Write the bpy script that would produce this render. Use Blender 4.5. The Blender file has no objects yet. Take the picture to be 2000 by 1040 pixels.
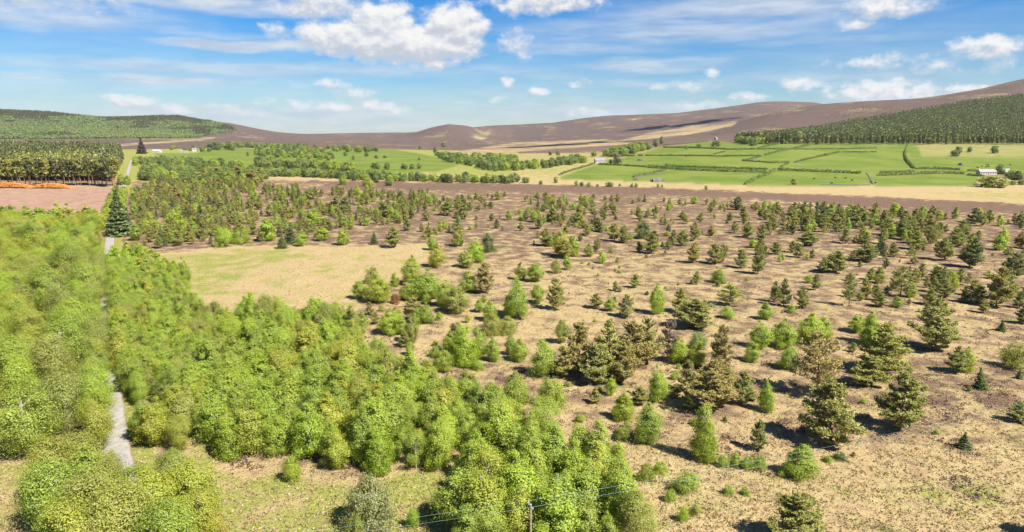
import bpy, math, random
import numpy as np
from mathutils import Vector

random.seed(7)
RNG = np.random.default_rng(7)
scene = bpy.context.scene
col = scene.collection

# ------------------------------------------------------------------ camera
CAM_H, FPX = 50.0, 1333.0
PITCH = math.atan((520 - 252) / FPX)
CP, SP = math.cos(PITCH), math.sin(PITCH)
cam_data = bpy.data.cameras.new("camera")
cam = bpy.data.objects.new("camera", cam_data)
col.objects.link(cam)
cam.location = (0, 0, CAM_H)
cam.rotation_euler = (math.pi / 2 - PITCH, 0, 0)
cam_data.sensor_width = 36.0
cam_data.sensor_fit = 'HORIZONTAL'
cam_data.lens = 36.0 * FPX / 2000.0
cam_data.clip_start = 0.5
cam_data.clip_end = 60000
scene.camera = cam

# ------------------------------------------------------------------ view, sun
scene.view_settings.view_transform = 'Standard'
scene.view_settings.look = 'None'
scene.view_settings.gamma = 1.0
scene.view_settings.use_curve_mapping = False
scene.view_settings.exposure = 1.2
scene.cycles.use_denoising = True
scene.cycles.max_bounces = 6
scene.cycles.diffuse_bounces = 3
scene.cycles.transmission_bounces = 3
scene.cycles.transparent_max_bounces = 4
scene.cycles.volume_bounces = 0
scene.cycles.caustics_reflective = False
scene.cycles.caustics_refractive = False

SUN_EL = math.radians(48)
SHADOW = Vector((-0.78, 0.62, 0)).normalized()
ldir = Vector((SHADOW.x * math.cos(SUN_EL), SHADOW.y * math.cos(SUN_EL), -math.sin(SUN_EL)))
sun_data = bpy.data.lights.new("sun", 'SUN')
sun_data.energy = 5.0
sun_data.angle = math.radians(0.53)
sun_data.color = (1.0, 0.955, 0.88)
sun = bpy.data.objects.new("sun", sun_data)
sun.rotation_euler = ldir.to_track_quat('-Z', 'Y').to_euler()
sun.location = (200, -200, 400)
col.objects.link(sun)


# ------------------------------------------------------------------ node helper
class NT:
    def __init__(self, tree):
        self.t = tree
        self.n = tree.nodes
        self.l = tree.links

    def node(self, kind, **kw):
        nd = self.n.new(kind)
        for k, v in kw.items():
            setattr(nd, k, v)
        return nd

    def put(self, sock, v):
        if hasattr(v, 'is_linked') or isinstance(v, bpy.types.NodeSocket):
            self.l.new(v, sock)
        elif v is not None:
            sock.default_value = v

    def m(self, op, a, b=None, c=None, clamp=False):
        nd = self.node('ShaderNodeMath', operation=op, use_clamp=clamp)
        self.put(nd.inputs[0], a)
        if b is not None: self.put(nd.inputs[1], b)
        if c is not None: self.put(nd.inputs[2], c)
        return nd.outputs[0]

    def v(self, op, a, b=None):
        nd = self.node('ShaderNodeVectorMath', operation=op)
        self.put(nd.inputs[0], a)
        if b is not None: self.put(nd.inputs[1], b)
        return nd.outputs['Value'] if op in ('DOT_PRODUCT', 'LENGTH') else nd.outputs[0]

    def xyz(self, x, y, z):
        nd = self.node('ShaderNodeCombineXYZ')
        for i, q in enumerate((x, y, z)): self.put(nd.inputs[i], q)
        return nd.outputs[0]

    def sep(self, v):
        nd = self.node('ShaderNodeSeparateXYZ')
        self.put(nd.inputs[0], v)
        return nd.outputs

    def noise(self, vec, scale, detail=4, rough=0.55, color=False):
        nd = self.node('ShaderNodeTexNoise')
        self.put(nd.inputs['Vector'], vec)
        nd.inputs['Scale'].default_value = scale
        nd.inputs['Detail'].default_value = detail
        nd.inputs['Roughness'].default_value = rough
        return nd.outputs['Color' if color else 'Fac']

    def step(self, x, a, b):
        nd = self.node('ShaderNodeMapRange', interpolation_type='SMOOTHSTEP')
        self.put(nd.inputs[0], x)
        nd.inputs[1].default_value = a
        nd.inputs[2].default_value = b
        return nd.outputs[0]

    def mix(self, f, a, b, blend='MIX'):
        nd = self.node('ShaderNodeMix', data_type='RGBA', blend_type=blend)
        self.put(nd.inputs[0], f)
        for s, q in ((nd.inputs[6], a), (nd.inputs[7], b)):
            if isinstance(q, tuple): s.default_value = (*q, 1)
            else: self.put(s, q)
        return nd.outputs[2]

    def attr(self, name, t='GEOMETRY', out='Fac'):
        nd = self.node('ShaderNodeAttribute', attribute_name=name, attribute_type=t)
        return nd.outputs[out]


# ------------------------------------------------------------------ world: sky with clouds
def px_dir(u, v):
    dx, dy = (u - 1000) / FPX, -(v - 520) / FPX
    return dx, CP + dy * SP, -SP + dy * CP


def px_azel(u, v):
    x, y, z = px_dir(u, v)
    return math.atan2(x, y), math.atan2(z, math.hypot(x, y))


CUMULUS = [  # px centre, half sizes, weight
    (675, 74, 88, 26, 1.35), (745, 46, 56, 36, 1.4), (785, 84, 125, 32, 1.6), (885, 54, 56, 38, 1.45), (846, 120, 26, 13, 1.1),
    (830, 92, 90, 28, 1.5), (620, 4, 78, 28, .95), (1065, 3, 92, 20, 1), (1000, 12, 28, 20, .9), (537, 58, 22, 15, .7),
    (1010, 90, 34, 24, .6), (1735, 12, 58, 18, .95), (1668, 49, 30, 7, .7), (1930, 90, 46, 19, .95), (1725, 182, 78, 20, 1.05),
    (1800, 190, 60, 12, .8), (1566, 168, 34, 13, .9), (1456, 191, 30, 10, .75), (1740, 122, 85, 12, .6), (1832, 128, 30, 13, .6),
    (262, 197, 42, 11, .85), (690, 183, 46, 10, .7), (700, 212, 90, 13, .8), (620, 210, 60, 10, .65), (1052, 176, 25, 8, .8),
    (990, 160, 14, 8, .75), (1396, 143, 16, 8, .6), (1890, 171, 26, 8, .9), (640, 165, 50, 8, .5), (1150, 224, 40, 9, .7),
    (420, 214, 60, 6, .5), (450, 222, 50, 9, .6), (970, 197, 22, 6, .5), (520, 197, 18, 6, .5), (1340, 172, 50, 10, .5),
    (330, 214, 60, 9, .6), (1380, 205, 60, 10, .5), (900, 200, 26, 5, .4), (1130, 163, 26, 7, .5), (1950, 125, 30, 10, .5), (60, -40, 160, 40, .8), (400, -50, 120, 40, .8),
]
VEIL = [
    (90, 22, 200, 26, .75), (430, 8, 190, 15, .8), (190, 46, 180, 7, .55), (470, 88, 130, 9, 1.0), (440, 68, 150, 7, .5),
    (240, 152, 190, 8, 1.0), (330, 130, 400, 13, .6), (330, 170, 400, 10, .45), (1330, 60, 300, 26, .65), (1480, 22, 260, 28, .75),
    (1180, 92, 200, 14, .55), (1280, 128, 130, 14, .8), (760, 138, 350, 12, .5), (1600, 80, 240, 9, .4), (1250, 165, 220, 8, .5),
    (1700, 150, 250, 10, .45), (560, 226, 420, 18, .65), (1150, 214, 260, 14, .7), (60, 190, 240, 24, .35), (1050, 150, 200, 10, .35),
]
world = bpy.data.worlds.new("World")
scene.world = world
world.use_nodes = True
world.cycles.sampling_method = 'MANUAL'
world.cycles.sample_map_resolution = 256
W = NT(world.node_tree)
W.n.clear()
wout = W.node('ShaderNodeOutputWorld')
bg = W.node('ShaderNodeBackground')
bg.inputs['Strength'].default_value = 0.055
sky = W.node('ShaderNodeTexSky', sky_type='NISHITA')
sky.sun_disc = False
sky.sun_elevation = SUN_EL
sky.sun_rotation = math.atan2(-SHADOW.x, -SHADOW.y)
sky.altitude = 300
sky.air_density = 1.0
sky.dust_density = 0.0
sky.ozone_density = 3.0
dirv = W.node('ShaderNodeTexCoord').outputs['Generated']
dx_, dy_, dz_ = W.sep(dirv)
az = W.m('ARCTAN2', dx_, dy_)
hyp = W.m('SQRT', W.m('ADD', W.m('MULTIPLY', dx_, dx_), W.m('MULTIPLY', dy_, dy_)))
el = W.m('ARCTAN2', dz_, hyp)
P2 = W.xyz(az, el, 0.0)


def field(p, blobs, flat):
    best = None
    for (u, v, hu, hv, w) in blobs:
        a0, e0 = px_azel(u, v)
        d = W.v('MULTIPLY', W.v('SUBTRACT', p, (a0, e0, 0)), (FPX / hu, FPX / hv, 0))
        e = W.v('DOT_PRODUCT', d, d)
        b = W.m('MULTIPLY_ADD', e, -w * 0.5, w)
        best = b if best is None else W.m('MAXIMUM', best, b)
    return best


def warp(p, sc, amt):
    c = W.noise(W.v('MULTIPLY', p, (1, 1.5, 1)), sc, 4, 0.6, color=True)
    return W.v('ADD', p, W.v('MULTIPLY', W.v('SUBTRACT', c, (.5, .5, .5)), (amt, amt * .7, 0)))


def cum_density(p):
    f = field(warp(p, 34, .035), CUMULUS, True)
    f = W.m('MAXIMUM', f, -1.0)
    n = W.noise(W.v('MULTIPLY', p, (1, 1.35, 1)), 42, 6, 0.62)
    return W.m('ADD', f, W.m('MULTIPLY', W.m('SUBTRACT', n, 0.50), 1.9))


d0 = cum_density(P2)
d1 = cum_density(W.v('ADD', P2, (0.004, 0.010, 0)))
cmask = W.step(d0, 0.10, 1.05)
lit = W.step(W.m('SUBTRACT', d0, d1), -0.45, 0.6)
lit = W.m('MAXIMUM', lit, W.m('MULTIPLY', W.step(d0, .9, .3), .55))
ccol = W.mix(lit, (4.5, 4.9, 5.6), (7.6, 7.5, 7.4))
vf = W.m('MAXIMUM', field(warp(P2, 9, .03), VEIL, False), 0.0)
sn = W.noise(W.v('MULTIPLY', P2, (3.2, 34, 1)), 1.0, 5, 0.55)
sn2 = W.noise(W.v('MULTIPLY', P2, (14.0, 80, 1)), 1.0, 4, 0.55)
vm = W.m('MULTIPLY', vf, W.step(W.m('ADD', sn, W.m('MULTIPLY', W.m('SUBTRACT', sn2, .5), .25)), .16, .60))
# thin layer cloud everywhere, thicker low down where one looks along it
elh = W.m('MAXIMUM', el, 0.0)
low = W.m('POWER', 2.718, W.m('MULTIPLY', elh, -17.0))
base_veil = W.m('MULTIPLY', W.step(sn, .26, .70), W.m('MULTIPLY_ADD', low, .6, .16))
vm = W.m('MINIMUM', W.m('MAXIMUM', W.m('MULTIPLY', vm, 1.1), base_veil), .88)
vcol = W.mix(W.step(sn2, .35, .65), (4.3, 5.0, 5.9), (5.9, 6.3, 6.7))
skyc = W.node('ShaderNodeHueSaturation')
skyc.inputs['Saturation'].default_value = 1.3
skyc.inputs['Value'].default_value = 1.0
W.l.new(sky.outputs[0], skyc.inputs['Color'])
tint = W.mix(W.step(el, .01, .17), (.55, .70, .84), (.15, .64, .98))
skt = W.mix(1.0, skyc.outputs[0], tint, 'MULTIPLY')
c = W.mix(vm, skt, vcol)
c = W.mix(cmask, c, ccol)
W.l.new(c, bg.inputs['Color'])
W.l.new(bg.outputs[0], wout.inputs['Surface'])


# ------------------------------------------------------------------ terrain
def lattice(ix, iy, seed):
    h = (ix.astype(np.int64) * 374761393 + iy.astype(np.int64) * 668265263 + seed * 974711) & 0xffffffff
    h = ((h ^ (h >> 13)) * 1274126177) & 0xffffffff
    return ((h ^ (h >> 16)) & 0xffff) / 65535.0


def vnoise(x, y, seed=0):
    x = np.asarray(x, float); y = np.asarray(y, float)
    ix = np.floor(x); iy = np.floor(y)
    fx = x - ix; fy = y - iy
    fx = fx * fx * (3 - 2 * fx); fy = fy * fy * (3 - 2 * fy)
    a = lattice(ix, iy, seed); b = lattice(ix + 1, iy, seed)
    c_ = lattice(ix, iy + 1, seed); d = lattice(ix + 1, iy + 1, seed)
    return (a + (b - a) * fx) * (1 - fy) + (c_ + (d - c_) * fx) * fy


def fbm(x, y, seed=0, o=4):
    s = 0; a = 1; t = 0
    for k in range(o):
        s = s + a * vnoise(x * 2 ** k, y * 2 ** k, seed + k * 17)
        t += a; a *= .5
    return s / t


def smooth(x, a, b):
    t = np.clip((x - a) / (b - a), 0, 1)
    return t * t * (3 - 2 * t)


BANDS = {  # depth: [(column px, row px)], rows of the bare ground seen in the photograph
    800: [(0, 333), (220, 333), (330, 334), (1000, 334), (1250, 330), (1450, 325), (1900, 322), (2000, 322)],
    1100: [(0, 300), (230, 305), (330, 308), (500, 308), (750, 311), (1000, 313), (1250, 293), (1400, 287), (1500, 281), (2000, 280)],
    1600: [(0, 296), (250, 294), (500, 291), (750, 294), (1000, 298), (1250, 284), (1400, 277), (1500, 270), (1600, 262), (1750, 250), (2000, 228)],
    2100: [(0, 290), (250, 287), (500, 285), (750, 287), (1000, 292), (1250, 277), (1400, 266), (1500, 250), (1600, 240), (1750, 218), (2000, 187)],
    2700: [(0, 277), (250, 277), (500, 278), (750, 281), (1000, 287), (1250, 271), (1400, 252), (1500, 223), (1600, 204), (1700, 198), (1800, 193), (1900, 178), (2000, 155), (2300, 110)],
    3600: [(0, 252), (100, 255), (250, 259), (380, 266), (440, 268), (500, 271), (750, 275), (875, 272), (1000, 279), (1250, 262), (1400, 240), (1500, 228), (1600, 222), (1750, 220), (2000, 215)],
    4600: [(0, 217), (100, 221), (200, 232), (320, 229), (350, 229), (400, 238), (440, 240), (470, 245), (500, 251), (540, 258), (580, 262), (620, 265), (750, 270), (800, 263), (840, 250), (875, 243), (910, 246), (950, 256), (1000, 264), (1250, 240), (1400, 224), (1500, 212), (1600, 215), (2000, 230)],
    6000: [(0, 240), (440, 252), (500, 260), (600, 262), (700, 260), (800, 259), (900, 252), (955, 246), (1000, 244), (1080, 240), (1140, 231), (1200, 226), (1320, 222), (1400, 212), (1480, 201), (1520, 199), (1590, 201), (1650, 212), (2000, 235)],
    8500: [(0, 262), (500, 268), (1000, 264), (1500, 250), (2000, 255)],
    16000: [(0, 268), (2000, 268)],
}
SCOL = np.linspace(-1.3, 1.3, 521)
LY = [math.log(300), math.log(480)]
TAB = [np.zeros_like(SCOL), np.zeros_like(SCOL)]
for yk in sorted(BANDS):
    ss, zz = [], []
    for u, v in BANDS[yk]:
        a, b, c3 = px_dir(u, v)
        ss.append(a / b); zz.append(CAM_H + yk * c3 / b)
    fine_u = np.interp(SCOL, ss, zz)
    k = np.ones(9) / 9
    pad = np.pad(fine_u, 4, mode='edge')
    TAB.append(np.convolve(pad, k, 'valid') if yk < 4000 else fine_u)
    LY.append(math.log(yk))
TAB = np.array(TAB); LY = np.array(LY)
# monotone cubic in log depth
hL = np.diff(LY)[:, None]; dl = np.diff(TAB, axis=0) / hL
mt = np.zeros_like(TAB)
same = dl[:-1] * dl[1:] > 0
w1 = 2 * hL[1:] + hL[:-1]; w2 = hL[1:] + 2 * hL[:-1]
with np.errstate(divide='ignore', invalid='ignore'):
    hm = (w1 + w2) / (w1 / dl[:-1] + w2 / dl[1:])
mt[1:-1] = np.where(same, hm, 0)
mt[-1] = 0
NF = 420
LF = np.linspace(LY[0], LY[-1], NF)
FT = np.zeros((NF, len(SCOL)))
for i, L in enumerate(LF):
    k = min(max(np.searchsorted(LY, L) - 1, 0), len(LY) - 2)
    h = LY[k + 1] - LY[k]; t = (L - LY[k]) / h
    FT[i] = ((1 + 2 * t) * (1 - t) ** 2 * TAB[k] + t * (1 - t) ** 2 * h * mt[k] + t * t * (3 - 2 * t) * TAB[k + 1] + t * t * (t - 1) * h * mt[k + 1])


def tz(x, y):
    x = np.asarray(x, float); y = np.asarray(y, float)
    yy = np.maximum(y, 301.0)
    s = np.clip(x / yy, -1.299, 1.299)
    fi = np.clip((np.log(yy) - LF[0]) / (LF[1] - LF[0]), 0, NF - 1.001)
    fs = (s - SCOL[0]) / (SCOL[1] - SCOL[0])
    i = fi.astype(int); j = fs.astype(int)
    a = fi - i; b = fs - j
    z = (FT[i, j] * (1 - b) + FT[i, j + 1] * b) * (1 - a) + (FT[i + 1, j] * (1 - b) + FT[i + 1, j + 1] * b) * a
    far = smooth(y, 1300, 3200)
    z = z + far * 9 * (fbm(x / 380, y / 380, 3, 5) - .5)
    near = 1 - smooth(y, 700, 1100)
    z = z + near * (0.9 * (fbm(x / 38, y / 38, 5, 3) - .5) + 0.35 * (fbm(x / 3.1, y / 3.1, 9, 2) - .5))
    return z


def project(x, y, z):
    dep = y * CP + (CAM_H - z) * SP
    up = y * SP - (CAM_H - z) * CP
    return 1000 + FPX * x / dep, 520 - FPX * up / dep, dep


TT = np.concatenate([np.arange(40, 500, 1.0), np.exp(np.linspace(math.log(500), math.log(12000), 900))])


def ground(u, v):
    """first point of the ground along the ray through a pixel"""
    a, b, c3 = px_dir(u, v)
    X = a / b * TT; Y = TT; Z = CAM_H + c3 / b * TT
    d = Z - tz(X, Y)
    k = np.nonzero(d < 0)[0]
    if len(k) == 0: return None
    k = max(k[0], 1)
    f = d[k - 1] / (d[k - 1] - d[k])
    y = TT[k - 1] + f * (TT[k] - TT[k - 1])
    x = a / b * y
    return float(x), float(y), float(tz(x, y))


def inpoly(u, v, poly):
    u = np.asarray(u, float); v = np.asarray(v, float)
    r = np.zeros(u.shape, bool)
    n = len(poly)
    for i in range(n):
        x1, y1 = poly[i]; x2, y2 = poly[(i + 1) % n]
        if y1 == y2: continue
        cnd = ((y1 > v) != (y2 > v)) & (u < (x2 - x1) * (v - y1) / (y2 - y1) + x1)
        r ^= cnd
    return r


# ------------------------------------------------------------------ mesh helper
def mesh_np(name, verts, faces, mats=(), midx=None, smooth_shade=False):
    """verts (n,3), faces (m,k) all of one size"""
    me = bpy.data.meshes.new(name)
    verts = np.ascontiguousarray(verts, np.float32); faces = np.ascontiguousarray(faces, np.int32)
    m, k = faces.shape
    me.vertices.add(len(verts)); me.vertices.foreach_set('co', verts.ravel())
    me.loops.add(m * k); me.loops.foreach_set('vertex_index', faces.ravel())
    me.polygons.add(m)
    me.polygons.foreach_set('loop_start', np.arange(0, m * k, k, dtype=np.int32))
    for q in mats: me.materials.append(q)
    if midx is not None: me.polygons.foreach_set('material_index', np.ascontiguousarray(midx, np.int32))
    me.polygons.foreach_set('use_smooth', np.full(m, smooth_shade))
    me.update(calc_edges=True)
    return me


def link(name, data, parent=None, **props):
    o = bpy.data.objects.new(name, data)
    col.objects.link(o)
    if parent is not None: o.parent = parent
    for k, v in props.items(): o[k] = v
    return o

# ------------------------------------------------------------------ materials
def new_mat(name):
    mt_ = bpy.data.materials.new(name)
    mt_.use_nodes = True
    t = NT(mt_.node_tree)
    t.n.clear()
    out = t.node('ShaderNodeOutputMaterial')
    return mt_, t, out


def principled(t, out, colr, rough=0.85, spec=0.2, normal=None):
    p = t.node('ShaderNodeBsdfPrincipled')
    if isinstance(colr, tuple): p.inputs['Base Color'].default_value = (*colr, 1)
    else: t.l.new(colr, p.inputs['Base Color'])
    if isinstance(rough, float): p.inputs['Roughness'].default_value = rough
    else: t.l.new(rough, p.inputs['Roughness'])
    p.inputs['Specular IOR Level'].default_value = spec
    if normal is not None: t.l.new(normal, p.inputs['Normal'])
    t.l.new(p.outputs[0], out.inputs['Surface'])
    return p


def bump(t, h, strength, dist):
    b = t.node('ShaderNodeBump')
    b.inputs['Strength'].default_value = strength
    b.inputs['Distance'].default_value = dist
    t.l.new(h, b.inputs['Height'])
    return b.outputs[0]


def simple_mat(name, c1, c2, scale=3.0, rough=0.85, spec=0.2, bumpy=0.0):
    mt_, t, out = new_mat(name)
    pos = t.node('ShaderNodeTexCoord').outputs['Object']
    n = t.noise(pos, scale, 5, .6)
    c_ = t.mix(t.step(n, .3, .7), c1, c2)
    principled(t, out, c_, rough, spec, bump(t, n, bumpy, .05) if bumpy else None)
    return mt_


# --- ground: dry straw grass, heather, green grass, pasture, felled brash by their own areas
MAT_GROUND, t, out = new_mat("ground")
pos = t.node('ShaderNodeNewGeometry').outputs['Position']
heath, green, fieldm, brash = (t.attr(q) for q in ('heath', 'green', 'pasture', 'brash'))
dist_ = t.v('LENGTH', pos)
farf = t.step(dist_, 900, 2600)
warpc = t.v('ADD', pos, t.v('MULTIPLY', t.v('SUBTRACT', t.noise(pos, .25, 3, color=True), (.5, .5, .5)), (2.5, 2.5, 0)))
nL = t.noise(pos, .03, 4, .6)
nP = t.noise(warpc, .16, 6, .62)
nT = t.noise(pos, 1.1, 5, .65)
nF = t.noise(pos, 4.5, 3, .6)
nH = t.noise(t.v('MULTIPLY', pos, (1, .55, 1.6)), .006, 6, .6)
nG = t.noise(warpc, .11, 5, .6)
straw = t.mix(t.step(nT, .25, .75), (.235, .170, .074), (.455, .350, .172))
straw = t.mix(t.m('MULTIPLY', t.step(nL, .4, .65), .55), straw, (.36, .255, .132))
straw = t.mix(t.m('MULTIPLY', t.step(nF, .52, .8), .5), straw, (.47, .365, .195))
straw = t.mix(t.m('MULTIPLY', t.step(nG, .55, .75), .3), straw, (.255, .235, .075))
heather = t.mix(t.step(nT, .3, .72), (.082, .052, .035), (.200, .127, .084))
heather = t.mix(t.m('MULTIPLY', t.step(nF, .5, .8), .45), heather, (.265, .175, .108))
hsum = t.m('ADD', heath, t.m('MULTIPLY', t.m('SUBTRACT', nP, .5), 2.1))
hsum = t.m('ADD', hsum, t.m('MULTIPLY', t.m('SUBTRACT', nT, .5), .9))
hsum = t.m('ADD', hsum, t.m('MULTIPLY', t.m('MULTIPLY', t.m('SUBTRACT', nH, .5), farf), 2.0))
hsum = t.m('ADD', hsum, t.m('MULTIPLY', t.m('MULTIPLY', t.m('SUBTRACT', nL, .5), t.step(dist_, 250, 600)), 1.1))
heather = t.mix(t.m('MULTIPLY', farf, .75), heather, t.mix(t.step(nH, .35, .62), (.050, .036, .035), (.100, .070, .060)))
c0 = t.mix(t.step(hsum, .27, .73), straw, heather)
gsum = t.m('ADD', green, t.m('MULTIPLY', t.m('SUBTRACT', nG, .5), 1.6))
gsum = t.m('ADD', gsum, t.m('MULTIPLY', t.m('SUBTRACT', nT, .5), .7))
gcol = t.mix(t.step(nT, .3, .7), (.135, .165, .026), (.255, .275, .055))
c0 = t.mix(t.m('MULTIPLY', t.step(gsum, .28, .72), .85), c0, gcol)
pcol = t.mix(t.step(t.noise(pos, .018, 4, .6), .38, .62), (.105, .148, .022), (.150, .178, .033))
pcol = t.mix(t.m('MULTIPLY', t.step(t.noise(t.v('MULTIPLY', pos, (.6, 1.4, 1)), .06, 6, .65), .56, .74), .6), pcol, (.26, .22, .09))
pcol = t.mix(t.m('MULTIPLY', t.step(nP, .6, .8), .25), pcol, (.095, .13, .024))
c0 = t.mix(fieldm, c0, pcol)
bn = t.noise(t.v('MULTIPLY', pos, (.22, 1.0, 1)), .42, 7, .7)
bcol = t.mix(t.step(bn, .35, .68), (.21, .12, .075), (.41, .275, .19))
c0 = t.mix(brash, c0, bcol)
hb = t.m('ADD', t.m('MULTIPLY', nT, 1.0), t.m('MULTIPLY', nF, .35))
hb = t.m('MULTIPLY', hb, t.m('SUBTRACT', 1.0, t.m('MULTIPLY', fieldm, .75)))
principled(t, out, c0, .95, .05, bump(t, hb, .9, .45))


def leaf_mat(name, use_attr=False, trans=.38, needle=False):
    mt_, t, out = new_mat(name)
    if use_attr == 'inst': base = t.attr('tint', 'INSTANCER', 'Color')
    elif use_attr: base = t.attr('tint', out='Color')
    else: base = t.node('ShaderNodeObjectInfo').outputs['Color']
    geo = t.node('ShaderNodeNewGeometry')
    rnd = geo.outputs['Random Per Island']
    hs = t.node('ShaderNodeHueSaturation')
    t.l.new(base, hs.inputs['Color'])
    t.put(hs.inputs['Hue'], t.m('MULTIPLY_ADD', rnd, .024, .488))
    r2 = t.m('FRACT', t.m('MULTIPLY', rnd, 17.31))
    t.put(hs.inputs['Value'], t.m('MULTIPLY_ADD', r2, .40, .80))
    c_ = hs.outputs[0]
    d = t.node('ShaderNodeBsdfDiffuse'); t.l.new(c_, d.inputs['Color'])
    tr = t.node('ShaderNodeBsdfTranslucent')
    tc = t.mix(1.0, c_, (1.25, 1.3, .75), 'MULTIPLY'); t.l.new(tc, tr.inputs['Color'])
    mx = t.node('ShaderNodeMixShader'); mx.inputs[0].default_value = trans
    t.l.new(d.outputs[0], mx.inputs[1]); t.l.new(tr.outputs[0], mx.inputs[2])
    gl = t.node('ShaderNodeBsdfGlossy'); gl.inputs['Roughness'].default_value = .5
    gl.inputs['Color'].default_value = (1, 1, 1, 1)
    mx2 = t.node('ShaderNodeMixShader'); mx2.inputs[0].default_value = .025
    t.l.new(mx.outputs[0], mx2.inputs[1]); t.l.new(gl.outputs[0], mx2.inputs[2])
    t.l.new(mx2.outputs[0], out.inputs['Surface'])
    return mt_


MAT_LEAF = leaf_mat("leaf", trans=.48)
MAT_NEEDLE = leaf_mat("needle", trans=.30)
MAT_LEAF_A = leaf_mat("leaf_mass", True, .46)
MAT_NEEDLE_A = leaf_mat("needle_mass", True, .3)
MAT_LEAF_I = leaf_mat("leaf_wood", 'inst', .46)
MAT_NEEDLE_I = leaf_mat("needle_wood", 'inst', .3)
MAT_TUFT = leaf_mat("dry_tuft", True, .25)
MAT_BARK_B = simple_mat("birch_bark", (.16, .13, .11), (.52, .48, .43), 2.2)
MAT_BARK_P = simple_mat("pine_bark", (.11, .065, .045), (.30, .17, .10), 2.0)
MAT_BARK_G = simple_mat("grey_bark", (.12, .10, .085), (.33, .30, .27), 2.0)

# ------------------------------------------------------------------ ground sheet
ds = .0023
s_in = np.arange(-.80, .80 + 1e-6, ds)
s_out = np.geomspace(.83, 2.2, 14)
S = np.concatenate([-s_out[::-1], s_in, s_out])
ys = [20.0]
while ys[-1] < 14000:
    y0 = ys[-1]
    if y0 < 1250: step_ = max(1.1 if y0 < 220 else 1.5, 2.4 * y0 * y0 / 66650)
    else: step_ = y0 * .015
    ys.append(y0 + step_)
YR = np.array(ys)
APEX = 90.0
GX = S[None, :] * (YR[:, None] + APEX); GY = np.repeat(YR[:, None], len(S), 1)
GZ = tz(GX, GY)
U, V, DEP = project(GX, GY, GZ)
jn = 1.0 / np.maximum(DEP, 40)
JU = U + FPX * jn * 5.0 * (fbm(GX / 9, GY / 9, 31, 3) - .5)
JV = V + FPX * jn * np.clip(50 / np.maximum(GY, 50), .03, .6) * 8.0 * (fbm(GX / 11 + 40, GY / 11, 37, 3) - .5)
FIELDS = [
    [(1092, 344), (1160, 322), (1265, 326), (1300, 333), (1237, 347), (1150, 352)],
    [(1240, 349), (1300, 333), (1345, 331), (1497, 335), (1499, 341), (1455, 361), (1350, 357)],
    [(1455, 361), (1499, 341), (1514, 332), (1681, 340), (1700, 362)],
    [(1704, 343), (1714, 342), (1884, 340), (1915, 345), (1905, 363), (1708, 362)],
    [(1185, 318), (1240, 306), (1486, 306), (1450, 315), (1521, 320), (1510, 331), (1350, 328), (1200, 320)],
    [(1245, 303), (1295, 290), (1425, 294), (1535, 294), (1490, 304)],
    [(1295, 288), (1385, 277), (1440, 281), (1480, 284), (1478, 289), (1400, 291)],
    [(1495, 304), (1548, 293), (1640, 298), (1609, 304), (1541, 317), (1460, 312)],
    [(1530, 331), (1545, 318), (1645, 298), (1712, 298), (1766, 298), (1785, 331), (1700, 340)],
    [(1540, 290), (1595, 281), (1770, 281), (1765, 296), (1640, 296)],
    [(1772, 281), (2080, 281), (2080, 345), (1910, 336), (1788, 331), (1769, 310)],
    [(380, 302), (415, 291), (520, 297), (640, 309), (700, 318), (690, 331), (600, 322), (505, 318), (470, 328), (420, 326), (385, 318)],
    [(640, 293), (700, 296), (760, 293), (830, 308), (880, 320), (850, 331), (760, 337), (700, 330), (690, 316), (640, 307), (560, 296)],
]
FIELD_LABEL = [
    "bright green pasture below the pale cottage with the tree beside it", "long green pasture under the thick double hedge, pale stone flecks in it",
    "green pasture with black cattle and one round tree at its lower edge", "green pasture strip below the long grey steading and its hedge",
    "green pasture above the thick double hedge, right of the pale cottage", "narrow green pasture between the two long upper hedges",
    "green pasture just below the white gabled cottage at the wood corner", "tilted green pasture between the stepped hedges in the middle of the slope",
    "large open green pasture left of the curving hedge below the plantation", "topmost green pasture strip right under the dark plantation edge",
    "yellowing pasture with scattered round trees right of the curving hedge", "smooth green pasture beside the white farm sheds on the left",
    "rolling green pasture between tree belts in the valley middle",
]
FR = [(1090, 346), (1160, 322), (1172, 317), (1215, 306), (1290, 288), (1385, 276), (1440, 280), (2100, 280), (2100, 345), (1925, 340), (1915, 345), (1905, 364), (1700, 364), (1450, 363), (1350, 358), (1230, 354), (1100, 351)]
FL = [(300, 300), (385, 299), (420, 288), (520, 292), (560, 294), (640, 290), (760, 291), (840, 304), (900, 322), (850, 336), (740, 340), (600, 330), (450, 332), (330, 325)]
heath = np.full(U.shape, .41)
heath = heath + .10 * (1 - smooth(V, 560, 680)) + .12 * (1 - smooth(V, 440, 540))
heath -= .26 * smooth(V, 820, 960) * smooth(U, 1000, 1300)
heath += .18 * np.exp(-(((U - 1820) / 150) ** 2 + ((V - 760) / 60) ** 2))
green = np.zeros(U.shape) + .15
green += .14 * smooth(V, 840, 960)
heath -= .16 * np.exp(-(((U - 1080) / 260) ** 2 + ((V - 590) / 90) ** 2))
pasture = np.zeros(U.shape); brash = np.zeros(U.shape)


def area(poly, **kw):
    global heath, green, pasture, brash
    m_ = inpoly(JU, JV, poly)
    for k, q in kw.items(): globals()[k][m_] = q


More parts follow.
